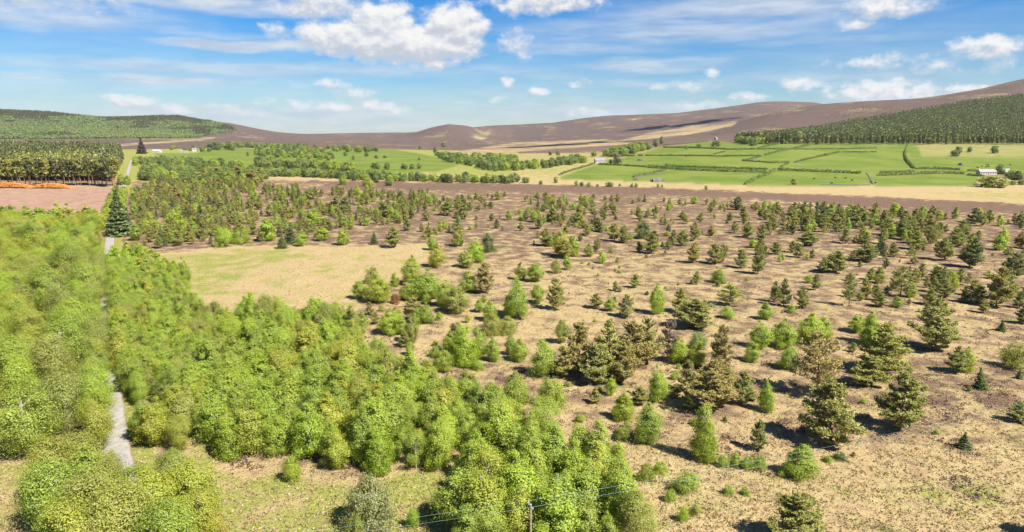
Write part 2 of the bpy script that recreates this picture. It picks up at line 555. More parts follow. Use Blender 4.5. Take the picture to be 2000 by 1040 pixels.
BEYOND = GY > 1250
heath[BEYOND] = .84; green[BEYOND] = .05
m_ = (U > 225) & (U < 1010) & (V > 287) & (V < 353) & (GY < 1700)
green[m_] = .75; heath[m_] = .1
green[(GY > 2900) & (U < 380)] = .45
area([(500, 330), (1010, 345), (2100, 362), (2100, 402), (1700, 384), (1400, 371), (1000, 358), (600, 353), (480, 345)], heath=-.15, green=.12)
area([(590, 352), (1000, 360), (1250, 365), (1400, 372), (1700, 385), (2100, 405), (2100, 420), (1700, 404), (1500, 392), (1300, 380), (1000, 373), (800, 369), (650, 362)], heath=1.0, green=-.3)
area([(1330, 381), (1500, 392), (1700, 405), (1600, 402), (1450, 392)], heath=.05, green=.2)
area([(1790, 375), (1880, 372), (2100, 376), (2100, 396), (1900, 388)], green=.45, heath=-.1)
area([(285, 497), (420, 487), (530, 480), (700, 483), (850, 478), (842, 500), (790, 540), (700, 570), (690, 610), (600, 600), (540, 600), (455, 640), (430, 640), (370, 600), (345, 540)], heath=-.35, green=.33)
area([(285, 500), (560, 484), (600, 500), (480, 530), (430, 580), (380, 570)], heath=-.35, green=.56)
area([(395, 900), (640, 930), (900, 920), (900, 1100), (430, 1100)], heath=-.4, green=.68)
area([(370, 800), (430, 800), (440, 920), (390, 920)], heath=-.2, green=.5)
area([(-400, 900), (60, 910), (70, 1200), (-400, 1200)], heath=-.1, green=.55)
area([(-400, 368), (232, 364), (222, 420), (205, 470), (-400, 450)], brash=1.0, heath=0, green=0)
area([(235, 730), (262, 800), (300, 900), (330, 1000), (280, 1000), (225, 800), (222, 740)], green=1.0, heath=-.3)
area([(1000, 338), (1095, 344), (1240, 353), (1450, 366), (1330, 366), (1000, 352)], green=.42, heath=-.1)
area([(985, 300), (1300, 300), (1160, 322), (1090, 344), (1000, 340)], green=.5, heath=.1)
for ln_ in ([(1610, 1003), (1660, 1018), (1730, 1042), (1800, 1075)], [(1868, 925), (1905, 945), (1950, 975), (2010, 1010)], [(1400, 905), (1480, 925), (1560, 948)], [(1880, 985), (1895, 1010), (1900, 1040)]):
    for a_, b_ in zip(ln_[:-1], ln_[1:]):
        area([(a_[0], a_[1] - 3), (b_[0], b_[1] - 3), (b_[0], b_[1] + 4), (a_[0], a_[1] + 4)], heath=.75, green=.5)
area(FR, pasture=1.0, heath=0)
area(FL, pasture=1.0, heath=0)
area([(1790, 281), (2100, 281), (2100, 312), (1950, 304), (1800, 306)], pasture=.55, heath=0, green=.35)
area([(1262, 262), (1300, 255), (1440, 236), (1435, 246), (1320, 268), (1200, 277)], heath=.38, green=.1)
area([(860, 300), (930, 291), (1000, 279), (1180, 272), (1250, 280), (1120, 290), (960, 300)], heath=.42, green=.15)
area([(920, 262), (960, 258), (945, 275), (925, 275)], heath=.5, green=.35)
area([(0, 278), (240, 281), (420, 268), (420, 272), (240, 286), (0, 284)], heath=.45)
def blur(a, n=2):
    for _ in range(n):
        p = np.pad(a, 1, mode='edge')
        a = (p[:-2, 1:-1] + p[2:, 1:-1] + p[1:-1, :-2] + p[1:-1, 2:] + 2 * p[1:-1, 1:-1]) / 6
    return a


heath = blur(heath, 3); green = blur(green, 3); pasture = blur(pasture, 1); brash = blur(brash, 1)
for q in (heath, green, pasture, brash):
    q[(GY < 45)] = np.where(q[(GY < 45)] > .9, .3, q[(GY < 45)])

ROADPX = [(262, 1110), (248, 1000), (226, 870), (216, 770), (209, 640), (208, 575), (214, 470), (226, 410), (240, 368), (247, 345), (253, 325), (257, 313)]
rp = np.array([ground(u, v)[:2] for u, v in ROADPX])
rp = np.concatenate([[rp[0] + (rp[0] - rp[1]) * 3], rp])
m_ = (U > 100) & (U < 400) & (GY < 700)
vx = np.interp(GY[m_], rp[:, 1], rp[:, 0])
g_ = green[m_]; h_ = heath[m_]
near_ = np.abs(GX[m_] - vx) < 5.5
g_[near_] = 1.0; h_[near_] = -.3
green[m_] = g_; heath[m_] = h_
nr, nc = GX.shape
idx = np.arange(nr * nc).reshape(nr, nc)
quads = np.stack([idx[:-1, :-1], idx[:-1, 1:], idx[1:, 1:], idx[1:, :-1]], -1).reshape(-1, 4)
UC = (U[:-1, :-1] + U[1:, 1:]).ravel() / 2; VC = (V[:-1, :-1] + V[1:, 1:]).ravel() / 2
YC = (GY[:-1, :-1] + GY[1:, 1:]).ravel() / 2
fid = np.zeros(len(quads), int)
fid[YC > 2400] = 1
okf = (YC < 1500)
for k, poly in enumerate(FIELDS):
    fid[inpoly(UC, VC, poly) & okf] = 2 + k
ALLV = np.stack([GX, GY, GZ], -1).reshape(-1, 3)
ATT = {'heath': heath.ravel(), 'green': green.ravel(), 'pasture': pasture.ravel(), 'brash': brash.ravel()}


def piece(name, sel, extra=None, **props):
    f = quads[sel]
    used, inv = np.unique(f, return_inverse=True)
    v = ALLV[used]; f = inv.reshape(-1, 4)
    att = {k: a[used] for k, a in ATT.items()}
    if extra is not None:
        n0 = len(v)
        v = np.concatenate([v, extra[0]]); f = np.concatenate([f, extra[1] + n0])
        for k in att: att[k] = np.concatenate([att[k], np.full(len(extra[0]), .3 if k in ('heath', 'green') else 0.)])
    me = mesh_np(name, v, f, [MAT_GROUND], smooth_shade=True)
    for k, a in att.items():
        at = me.attributes.new(k, 'FLOAT', 'POINT')
        at.data.foreach_set('value', a.astype(np.float32))
    return link(name, me, **props)


ap = np.array([[-6000, -6000, -1.2], [6000, -6000, -1.2], [6000, 700, -1.2], [-6000, 700, -1.2]], float)
piece('ground', fid == 0, (ap, np.array([[0, 1, 2, 3]])), kind='structure')
piece('hills', fid == 1, kind='structure')
for k in range(len(FIELDS)):
    if (fid == 2 + k).any():
        piece('field', fid == 2 + k, kind='structure', label=FIELD_LABEL[k])

# ------------------------------------------------------------------ road
MAT_ROAD, t, out = new_mat("road")
pos = t.node('ShaderNodeNewGeometry').outputs['Position']
n = t.noise(pos, 1.3, 6, .6)
n2 = t.noise(pos, 14, 3, .6)
rc = t.mix(t.step(n, .3, .7), (.24, .215, .19), (.34, .31, .275))
rc = t.mix(t.m('MULTIPLY', t.step(n2, .5, .75), .35), rc, (.24, .21, .19))
edge = t.attr('edge')
rc = t.mix(t.step(t.m('ADD', edge, t.m('MULTIPLY', t.m('SUBTRACT', n, .5), .5)), .80, 1.0), rc, (.20, .13, .085))
principled(t, out, rc, .9, .15, bump(t, n2, .4, .03))
tt = np.concatenate([[0], np.cumsum(np.hypot(*np.diff(rp, axis=0).T))])
tf = np.arange(0, tt[-1], 2.0)
RX = np.interp(tf, tt, rp[:, 0]); RY = np.interp(tf, tt, rp[:, 1])
ker = np.ones(15) / 15
RX = np.convolve(np.pad(RX, 7, mode='edge'), ker, 'valid'); RY = np.convolve(np.pad(RY, 7, mode='edge'), ker, 'valid')
tx, ty = np.gradient(RX), np.gradient(RY)
ln = np.hypot(tx, ty); nx, ny = ty / ln, -tx / ln
offs = np.array([-2.0, -1.6, -.7, 0, .7, 1.6, 2.0])
RV = []
for o_ in offs:
    wob = .18 * (vnoise(tf / 3, np.full(len(tf), o_), 4) - .5) if abs(o_) > 1.9 else 0
    x = RX + nx * (o_ + wob); y = RY + ny * (o_ + wob)
    RV.append(np.stack([x, y, tz(RX, RY) + .22 - .16 * (abs(o_) > 1.9) + .03 * (abs(o_) < .1)], -1))
RV = np.stack(RV, 1)
n1, n2_ = RV.shape[:2]
ii = np.arange(n1 * n2_).reshape(n1, n2_)
rq = np.stack([ii[:-1, :-1], ii[:-1, 1:], ii[1:, 1:], ii[1:, :-1]], -1).reshape(-1, 4)
me = mesh_np('road', RV.reshape(-1, 3), rq, [MAT_ROAD], smooth_shade=True)
at = me.attributes.new('edge', 'FLOAT', 'POINT')
at.data.foreach_set('value', np.tile(np.abs(offs) / 2, n1).astype(np.float32))
link('road', me, kind='structure')


def road_gap(x, y):
    return np.min(np.hypot(RX - x, RY - y))

# ------------------------------------------------------------------ tree shapes
def unit(v):
    return v / np.maximum(np.linalg.norm(v, axis=-1, keepdims=True), 1e-9)


def tube(pts, rad, sides=5):
    """tapered tube along points -> verts, quads"""
    pts = np.asarray(pts, float); rad = np.asarray(rad, float)
    d = unit(np.gradient(pts, axis=0))
    ref = np.where(np.abs(d[:, 2:3]) > .9, np.array([[1., 0, 0]]), np.array([[0, 0, 1.]]))
    a = unit(np.cross(d, ref)); b = np.cross(d, a)
    th = np.arange(sides) * 2 * math.pi / sides
    v = pts[:, None] + rad[:, None, None] * (np.cos(th)[None, :, None] * a[:, None] + np.sin(th)[None, :, None] * b[:, None])
    n = len(pts)
    i = np.arange(n * sides).reshape(n, sides); j = np.roll(i, -1, 1)
    q = np.stack([i[:-1], j[:-1], j[1:], i[1:]], -1).reshape(-1, 4)
    return v.reshape(-1, 3), q


def merge(parts):
    vs, fs, o = [], [], 0
    for v, f in parts:
        vs.append(v); fs.append(f + o); o += len(v)
    return np.concatenate(vs), np.concatenate(fs)


def leaves(c, nrm, size, rng, elong=1.35):
    """kite shaped leaf sprays as quads"""
    n = len(c)
    r = rng.normal(size=(n, 3))
    a = unit(np.cross(nrm, r)); b = np.cross(nrm, a)
    s = (size * rng.uniform(.6, 1.35, n))[:, None]
    L = s * elong * .5
    bend = nrm * s * rng.uniform(-.25, .25, (n, 1))
    v = np.stack([c - b * L, c + a * s * .5 + b * L * .15 + bend, c + b * L, c - a * s * .5 + b * L * .1 + bend], 1)
    return v.reshape(-1, 3), np.arange(n * 4).reshape(n, 4)


def crown_points(rng, h, w, z0, prof, n, nclump, crad):
    """leaf positions in uneven clumps through a crown volume"""
    t = rng.uniform(0, 1, nclump * 3)
    pr = prof(t)
    keep = rng.uniform(0, 1, len(t)) < (pr + .08)
    t = t[keep][:nclump]; pr = prof(t)
    ph = rng.uniform(0, 2 * math.pi, len(t))
    rr = np.sqrt(rng.uniform(.12, 1, len(t))) * pr * w / 2 * rng.uniform(.78, 1.05, len(t))
    cc = np.stack([rr * np.cos(ph), rr * np.sin(ph), z0 + t * (h - z0)], -1)
    k = rng.integers(0, len(t), n)
    size = (crad * (.55 + .6 * pr) * rng.uniform(.7, 1.25, len(t)))[k][:, None]
    off = rng.normal(size=(n, 3)) * .45 * size * np.array([1, 1, 1.05])
    p = cc[k] + off
    ax = np.stack([np.zeros(n), np.zeros(n), z0 + (h - z0) * .35 + .3 * (p[:, 2] - z0)], -1)
    nrm = unit(.40 * unit(off) + .85 * unit(p - ax) + np.array([0, 0, .25]) + .38 * rng.normal(size=(n, 3)))
    return p, nrm, cc


def prof_birch(t):
    return np.clip(1.04 * np.sin(np.pi * np.clip(.06 + .94 * t, 0, 1) ** .60) ** .9, .02, 1)


def prof_round(t):
    return np.sqrt(np.clip(1 - (2 * t - .92) ** 2 / 1.2, .02, 1))


def prof_dome(t):
    return np.sqrt(np.clip(1 - t ** 2.2, .03, 1))


def prof_tall(t):
    return np.clip(1.1 * np.sin(np.pi * np.clip(t * .9 + .1, 0, 1) ** .8) ** .6, .03, 1)


def broad(rng, h, w, z0, prof, n, leaf, nclump=46, crad=None, limbs=9, trad=.013, stems=1, bark=None):
    crad = crad or w * .15
    p, nrm, cc = crown_points(rng, h, w, z0, prof, n, nclump, crad)
    lean = rng.normal(0, .03 * h, 2)
    lv, lf = leaves(p + np.stack([lean[0] * p[:, 2] / h, lean[1] * p[:, 2] / h, 0 * p[:, 2]], -1), nrm, leaf, rng)
    parts = []
    for s_ in range(stems):
        b0 = rng.normal(0, .05 * w, 2) if stems > 1 else np.zeros(2)
        sp_ = rng.normal(0, .10 * w, 2) if stems > 1 else np.zeros(2)
        zz = np.linspace(-.25, h * .93, 8)
        f = np.clip(zz / h, 0, 1)
        pt = np.stack([b0[0] + (lean[0] + sp_[0]) * f + .012 * h * np.sin(f * 7 + s_), b0[1] + (lean[1] + sp_[1]) * f + .012 * h * np.cos(f * 5), zz], -1)
        parts.append(tube(pt, trad * h * (1.06 - f) + .008, 6))
    sel = rng.choice(len(cc), min(limbs, len(cc)), replace=False)
    for q in cc[sel]:
        z_at = max(h * .12, q[2] - rng.uniform(.12, .3) * h)
        a = np.array([lean[0] * z_at / h, lean[1] * z_at / h, z_at])
        mid = (a + q) / 2 + np.array([0, 0, .04 * h])
        q = q * np.array([1.06, 1.06, 1.01])
        parts.append(tube([a, mid, q], [trad * h * .42, trad * h * .25, trad * h * .08], 4))
    tv, tf_ = merge(parts)
    return (tv, tf_), (lv, lf)


def conifer(rng, h, w, kind, n, leaf, whorls=13, per=5, z0f=.1):
    """pine or spruce: whorled boughs carrying needle sprays"""
    zz = np.linspace(-.25, h, 9)
    f = np.clip(zz / h, 0, 1)
    lean = rng.normal(0, .02 * h, 2)
    pt = np.stack([lean[0] * f, lean[1] * f, zz], -1)
    parts = [tube(pt, (.017 if kind == 'pine' else .014) * h * (1.03 - f) + .01, 6)]
    B = []
    for k in range(whorls):
        tk = z0f + (1 - z0f) * (k + rng.uniform(-.3, .3)) / whorls
        tk = min(max(tk, .03), .97)
        if kind == 'pine':
            L = w / 2 * np.clip(1.14 * (1.02 - tk) ** .56 if tk > .2 else .6 + 2.0 * tk, .08, 1.02)
        elif kind == 'scots':
            L = w / 2 * np.clip(np.sqrt(max(0.02, 1 - ((tk - .68) / .36) ** 2)), .1, 1)
        else:
            L = w / 2 * np.clip(1.04 * (1 - tk) ** .85, .05, 1)
        for j in range(per):
            if rng.uniform() < (.2 if kind != 'spruce' else .05): continue
            ph = (j + rng.uniform(-.35, .35)) * 2 * math.pi / per + k * 1.1
            l = L * (rng.uniform(.42, 1.2) if kind != 'spruce' else rng.uniform(.68, 1.12))
            rise = (rng.uniform(.15, .75) if kind != 'spruce' else rng.uniform(-.22, .05)) * l
            if kind != 'spruce' and tk > .75: rise += .35 * l
            a = np.array([lean[0] * tk, lean[1] * tk, tk * h])
            e = a + np.array([math.cos(ph) * l, math.sin(ph) * l, rise])
            B.append((a, e, l))
            parts.append(tube([a, (a + e) / 2 + np.array([0, 0, -.06 * l]), e], [.006 * h, .004 * h, .0015 * h], 3))
    wts = np.array([b[2] for b in B]); wts /= wts.sum()
    k = rng.choice(len(B), n, p=wts)
    A = np.array([b[0] for b in B])[k]; E = np.array([b[1] for b in B])[k]; Ls = np.array([b[2] for b in B])[k]
    u_ = rng.uniform(.22 if kind != 'spruce' else .05, 1.04, n) ** .75
    p = A + (E - A) * u_[:, None]
    p[:, 2] -= .06 * Ls * 4 * u_ * (1 - u_) * .5
    dirb = unit(E - A)
    side = unit(np.cross(dirb, np.array([0, 0, 1.])))
    spread = (Ls * (.20 if kind != 'spruce' else .26) * (1.15 - .6 * u_))[:, None] * rng.normal(size=(n, 1))
    p = p + side * spread + np.array([0, 0, 1]) * (np.abs(rng.normal(size=(n, 1))) * Ls[:, None] * (.14 if kind != 'spruce' else .04))
    nrm = unit(np.array([0, 0, .55]) + .35 * dirb + .75 * rng.normal(size=(n, 3)))
    lv, lf = leaves(p, nrm, leaf, rng, 2.5 if kind != 'spruce' else 1.8)
    top = rng.normal(0, 1, (max(6, n // 40), 3)) * np.array([.03 * w, .03 * w, .035 * h]) + np.array([lean[0], lean[1], h * .975])
    tv2, tf2 = leaves(top, unit(rng.normal(size=top.shape) + np.array([0, 0, .2])), leaf, rng, 1.7)
    return merge(parts), merge([(lv, lf), (tv2, tf2)])


PROTO = {}


def proto(key, tree, leafmat, barkmat, massmat):
    (tv, tf_), (lv, lf) = tree
    PROTO.setdefault(key, []).append({
        'trunk': (tv, tf_), 'crown': (lv, lf), 'leafmat': leafmat, 'barkmat': barkmat,
        'trunk_me': None, 'crown_me': None, 'one_me': None})


def build_all():
    r = np.random.default_rng(11)
    for i in range(5):  # young birch, dense
        proto('birch', broad(r, 8, 4.0, .5, prof_birch, 13000, .13, 58, .70, 14, .011), MAT_LEAF, MAT_BARK_B, None)
    for i in range(4):  # tall mature birch with pale limbs
        proto('old_birch', broad(r, 11, 6.6, 2.0, prof_round, 14500, .155, 42, 1.35, 34, .013, 2), MAT_LEAF, MAT_BARK_B, None)
    for i in range(4):  # rounded multi stem willow or alder
        proto('bush', broad(r, 4, 4.2, .1, prof_dome, 7000, .115, 60, .6, 10, .012, 3), MAT_LEAF, MAT_BARK_G, None)
    for i in range(3):  # thin leafed greyish willow, fine twigs
        proto('willow', broad(r, 5, 5.4, .15, prof_dome, 11000, .13, 170, .6, 60, .006, 7), MAT_LEAF, MAT_BARK_G, None)
    for i in range(6):
        proto('pine', conifer(r, 9, 5.6, 'pine', 11500, .135, 13, 6, .08), MAT_NEEDLE, MAT_BARK_P, None)
    for i in range(3):
        proto('open_pine', conifer(r, 9, 6.0, 'pine', 7000, .125, 11, 5, .18), MAT_NEEDLE, MAT_BARK_P, None)
    for i in range(4):
        proto('spruce', conifer(r, 9, 4.4, 'spruce', 7000, .18, 20, 8, .03), MAT_NEEDLE, MAT_BARK_P, None)
    for i in range(2):
        proto('big_spruce', conifer(r, 20, 8.5, 'spruce', 6200, .5, 28, 9, .03), MAT_NEEDLE, MAT_BARK_P, None)
    for i in range(4):  # plantation scots pine, bare stem
        proto('tall_pine', conifer(r, 20, 7, 'scots', 900, .75, 9, 6, .42), MAT_NEEDLE, MAT_BARK_P, None)
    # far versions
    for i in range(5):
        proto('birch_far', broad(r, 8, 4.0, .4, prof_birch, 2600, .28, 60, .66, 0, .012), MAT_LEAF, MAT_BARK_B, None)
    for i in range(5):
        proto('pine_far', conifer(r, 9, 5.4, 'pine', 2400, .28, 10, 6, .07), MAT_NEEDLE, MAT_BARK_P, None)
    for i in range(3):
        proto('spruce_far', conifer(r, 9, 4.2, 'spruce', 1300, .38, 14, 7, .03), MAT_NEEDLE, MAT_BARK_P, None)
    for i in range(6):
        proto('round_far', broad(r, 9, 8.0, .5, prof_round, 1100, .68, 50, 1.4, 6, .014), MAT_LEAF, MAT_BARK_G, None)
    for i in range(3):
        proto('plant_far', conifer(r, 18, 6.0, 'spruce', 130, 1.9, 7, 4, .22), MAT_NEEDLE, MAT_BARK_P, None)
    for i in range(3):
        proto('lod_birch', broad(r, 8, 4.0, .4, prof_birch, 270, .76, 44, .66, 0, .012), MAT_LEAF, MAT_BARK_B, None)
        proto('lod_pine', conifer(r, 9, 5.4, 'pine', 160, .95, 9, 5, .07), MAT_NEEDLE, MAT_BARK_P, None)
        proto('lod_round', broad(r, 9, 8.0, .5, prof_round, 100, 2.1, 34, 1.4, 0, .014), MAT_LEAF, MAT_BARK_G, None)
    for i in range(4):
        proto('plant_mass', conifer(r, 18, 6.0, 'spruce', 150, 1.4, 8, 5, .25), MAT_NEEDLE, MAT_BARK_P, None)
    for i in range(3):
        proto('mass_con', conifer(r, 17, 6.4, 'spruce', 60, 1.9, 6, 5, .25), MAT_NEEDLE, MAT_BARK_P, None)
    for i in range(3):
        proto('mass_dec', broad(r, 11, 10, 1, prof_round, 46, 3.0, 18, 2.2, 0, .01), MAT_LEAF, MAT_BARK_G, None)


build_all()


def proto_mesh(pr, part):
    k = part + '_me'
    if pr[k] is None:
        if part == 'one':
            v, f = merge([pr['trunk'], pr['crown']])
            mi = np.concatenate([np.zeros(len(pr['trunk'][1])), np.ones(len(pr['crown'][1]))])
            pr[k] = mesh_np('tree', v, f, [pr['barkmat'], pr['leafmat']], mi)
        else:
            v, f = pr[part]
            pr[k] = mesh_np(part, v, f, [pr['barkmat'] if part == 'trunk' else pr['leafmat']])
    return pr[k]


SIZE = {k: (max(float(q['crown'][0][:, 2].max()) for q in v), 2 * np.mean([np.percentile(np.hypot(q['crown'][0][:, 0], q['crown'][0][:, 1]), 97) for q in v])) for k, v in PROTO.items()}

TONES = {  # base colours of leaves
    'bright': (.350, .425, .050), 'leafy': (.322, .385, .057), 'yellow': (.390, .405, .057), 'olive': (.330, .345, .074),
    'grey': (.330, .335, .125), 'pine': (.285, .288, .076), 'pineolive': (.325, .305, .080), 'pinebrown': (.325, .272, .084),
    'dark': (.165, .185, .058), 'spruce': (.160, .195, .064), 'mauve': (.115, .090, .070), 'twig': (.24, .20, .14), 'gold': (.42, .35, .10),
    'mid': (.215, .260, .066), 'middark': (.165, .205, .058), 'plant': (.160, .175, .060), 'rust': (.32, .14, .04), 'gorse': (.165, .200, .048),
}
TREES = []  # every individual tree: later named and labelled


def add_tree(kind, x, y, h, w, tone, z=None, zone=None, far=False, label=None, group=None, name=None, cat='tree'):
    TREES.append(dict(kind=kind, x=x, y=y, z=float(tz(x, y)) if z is None else z, h=h, w=w, tone=tone, zone=zone, far=far, label=label, group=group, name=name, cat=cat))


def top_height(x, y, z, vtop):
    a, b, c3 = px_dir(1000, vtop)
    return CAM_H + y * c3 / b - z


def put(kind, u, vt, vb, wpx, tone, **kw):
    """tree traced in the photograph: crown column, top row, foot row, width"""
    ang = PITCH + math.atan((vb - 520) / FPX)
    g = ground(u, vb - .22 * wpx * math.sin(ang))
    if g is None: return
    x, y, z = g
    dep = y * CP + (CAM_H - z) * SP
    h = max(top_height(x, y, z, vt), .5)
    kw.setdefault('far', y > 330)
    add_tree(kind, x, y, h, wpx * dep / FPX, tone, z, **kw)


# traced trees: kind, column, top row, foot row, width, tone
TR = """
pine 1622 736 880 108 pineolive|pine 1757 722 852 94 pine|open_pine 1597 640 778 95 pinebrown|pine 1690 690 760 72 pineolive|pine 1727 625 736 92 pineolive
birch 1697 606 676 46 bright|birch 1672 612 652 34 leafy|birch 1700 636 680 36 bright|birch 1582 609 674 62 bright|birch 1606 615 664 32 bright|birch 1528 620 682 50 bright|birch 1539 668 724 40 leafy
birch 1488 624 682 46 leafy|pine 1826 576 690 82 pineolive|pine 1868 672 731 40 pine|birch 1886 676 730 32 yellow|spruce 1915 716 762 28 spruce|bush 1982 662 724 60 olive
spruce 1990 720 741 15 spruce|pine 1990 782 828 36 pine|spruce 1883 842 878 28 spruce|spruce 1956 624 648 19 spruce|pine 1998 594 634 30 dark|birch 1496 740 808 38 bright|birch 1562 866 938 66 leafy|pine 1555 957 1078 108 pine
bush 1640 880 900 26 dark|birch 1377 775 905 52 leafy|birch 1264 785 870 58 leafy|birch 1216 764 824 45 bright|bush 1214 824 862 34 leafy|pine 1248 752 792 36 pine|birch 1287 712 788 42 bright|birch 1192 732 774 23 bright
pine 1188 616 745 72 pineolive|pine 1232 620 726 76 pinebrown|pine 1264 614 716 62 pineolive|pine 1132 622 735 62 pinebrown|pine 1212 660 752 64 pinebrown|pine 1162 668 756 60 pineolive|pine 1100 672 742 44 pineolive|birch 1064 660 738 58 leafy|bush 1080 722 799 56 leafy
birch 1098 617 672 30 olive|birch 1015 660 708 40 leafy|birch 1326 655 712 46 bright|birch 1358 664 718 42 yellow|bush 1362 642 684 40 mid|open_pine 1302 620 708 44 twig|pine 1406 628 732 42 pinebrown|pine 1388 695 806 95 pinebrown|pine 1420 715 770 50 pineolive|pine 1448 718 792 42 pine|pine 1345 700 768 40 pine
birch 1466 662 709 32 leafy|pine 1330 560 613 38 pineolive|pine 1360 580 645 80 pine|open_pine 1425 552 600 50 olive|bush 1207 860 897 34 bright|bush 1290 898 927 27 bright|bush 1262 900 943 38 leafy|bush 1335 915 962 58 leafy|bush 1310 952 982 28 bright
bush 1412 886 914 26 leafy|bush 1436 882 912 26 leafy|bush 1460 888 918 30 leafy|bush 1484 886 920 28 leafy|bush 1422 944 968 24 leafy|bush 1457 951 970 20 bright|pine 1482 818 884 36 pine|bush 1358 982 1007 24 olive|bush 1185 862 890 30 olive|bush 1130 868 892 26 olive|bush 1332 980 1020 24 bright
birch 1281 551 615 36 bright|birch 1050 550 595 32 bright|pine 1086 538 609 38 pineolive|birch 1018 508 548 26 olive|birch 1045 510 552 36 leafy|birch 1008 540 625 52 leafy|bush 1085 504 535 23 olive|birch 1107 492 528 18 leafy
birch 1094 442 502 32 yellow|birch 1122 458 502 24 bright|pine 1102 466 505 36 pineolive|pine 1065 442 482 28 pine|birch 1152 481 502 20 leafy|birch 1174 488 516 17 bright|bush 1256 427 467 40 dark|pine 1200 433 472 25 pineolive
pine 1220 437 475 24 pine|pine 1272 453 497 32 pine|pine 1312 446 484 18 pine|pine 1354 430 472 22 pine|pine 1334 448 482 25 pine|pine 1353 470 515 29 pineolive|pine 1396 472 517 31 pine|pine 1411 474 514 16 pine|pine 1446 484 525 26 pine|pine 1480 481 537 28 pine|birch 1472 464 485 21 bright
birch 1405 522 554 31 leafy|pine 1360 527 557 17 olive|pine 1239 534 564 23 pine|pine 1202 547 569 13 pine|pine 1166 571 604 27 pine|birch 1192 579 609 25 leafy|pine 1222 571 622 36 pineolive|bush 1420 597 624 33 bright|birch 1494 589 625 30 leafy
pine 1633 486 535 46 pine|open_pine 1758 516 583 52 pine|birch 1778 552 582 24 leafy|pine 1893 461 525 46 dark|pine 1945 514 602 58 pineolive|pine 1980 490 545 42 dark|pine 1690 471 512 42 pine|pine 1845 459 510 36 pine|pine 1818 430 474 25 pine|pine 1790 449 489 33 olive|pine 1765 425 469 33 pine
open_pine 1658 528 600 28 pine|pine 1567 555 605 29 pine|pine 1530 540 600 27 pine|pine 1845 540 584 36 pine|pine 1882 555 592 20 pine|pine 1822 536 572 20 pine|pine 1576 450 482 46 pine|pine 1560 474 504 23 pine|pine 1683 404 442 38 pine|pine 1903 405 437 30 dark|pine 1820 400 427 21 pine|pine 1786 405 432 16 pine
pine 1512 545 592 22 pine|pine 1608 500 534 24 pine|bush 1580 536 554 22 leafy|bush 1545 592 612 20 bright|spruce 1690 538 556 13 leafy|pine 1700 522 548 18 leafy|birch 1683 450 472 16 bright|birch 1742 434 464 20 bright|birch 1950 455 490 26 leafy
bush 726 517 556 38 olive|birch 740 532 592 52 yellow|birch 702 543 586 30 leafy|birch 802 496 558 40 yellow|birch 772 529 560 19 bright|birch 836 524 588 70 leafy|birch 802 540 588 48 leafy|birch 868 545 600 40 leafy|birch 912 524 573 44 leafy|pine 945 508 575 38 pinebrown|birch 890 550 615 50 olive
birch 896 442 482 28 olive|bush 953 451 494 34 dark|birch 928 464 514 42 bright|birch 908 488 524 38 olive|birch 853 474 523 37 yellow|birch 843 459 490 22 bright|pine 768 439 486 33 pine|spruce 551 454 486 22 spruce|spruce 567 432 477 28 spruce|spruce 731 450 478 17 spruce
birch 672 441 480 26 bright|birch 630 440 472 30 bright|birch 590 449 482 23 bright|birch 525 420 472 32 bright|birch 612 409 442 36 bright|pine 796 424 452 18 pine|pine 905 396 429 23 pine|pine 872 394 422 30 pine|pine 893 419 457 22 pine|pine 752 392 425 26 pine|pine 655 382 418 28 pine|pine 675 384 416 30 dark
bush 772 570 594 22 rust|pine 810 577 630 42 pinebrown|birch 832 590 634 36 leafy|birch 762 600 656 46 bright|pine 706 603 654 34 leafy|birch 908 626 718 62 bright|birch 882 640 690 40 bright|birch 932 634 704 38 leafy|pine 886 628 690 30 pinebrown|birch 864 674 728 42 leafy|birch 836 702 756 44 yellow|birch 806 608 672 32 olive|birch 910 720 766 46 olive|willow 960 612 657 44 olive|willow 990 616 655 42 olive
birch 1004 722 795 62 leafy|pine 627 612 675 46 pineolive|bush 438 440 484 40 bright|bush 470 440 478 38 bright|birch 326 504 535 24 bright|birch 362 500 560 28 leafy|willow 725 925 1045 100 grey|bush 692 990 1075 42 olive|bush 808 985 1035 28 bright|bush 846 975 1010 26 leafy|willow 410 990 1070 70 gold|bush 570 885 945 38 bright
pine 1438 383 411 26 dark|pine 1388 393 416 13 pine|pine 1460 431 465 27 pine|pine 1487 436 470 25 pine|pine 1435 430 456 15 pine|pine 1130 414 442 25 olive|pine 1081 404 435 23 pine|pine 1052 418 448 20 pine|pine 1017 433 452 14 pine|pine 1200 399 421 16 pine|pine 1250 405 428 19 pine|pine 1280 400 422 16 pine|pine 1299 425 440 12 pine|pine 1147 437 462 13 pine|pine 1175 433 455 15 pine
spruce 250 402 452 26 spruce|birch 2075 960 1075 90 olive
"""
for item in TR.replace('\n', '|').split('|'):
    q = item.split()
    if len(q) == 6: put(q[0], *[float(k) for k in q[1:5]], q[5], zone='traced')

put('big_spruce', 232, 362, 462, 50, 'spruce', far=False, name='spruce_tree', label='tall dark spruce standing beside the pale road past the felled ground', zone='special')
put('big_spruce', 278, 267, 301, 18, 'mauve', far=False, name='conifer_tree', label='tall purplish dark conifer beside the white farm sheds', zone='special')

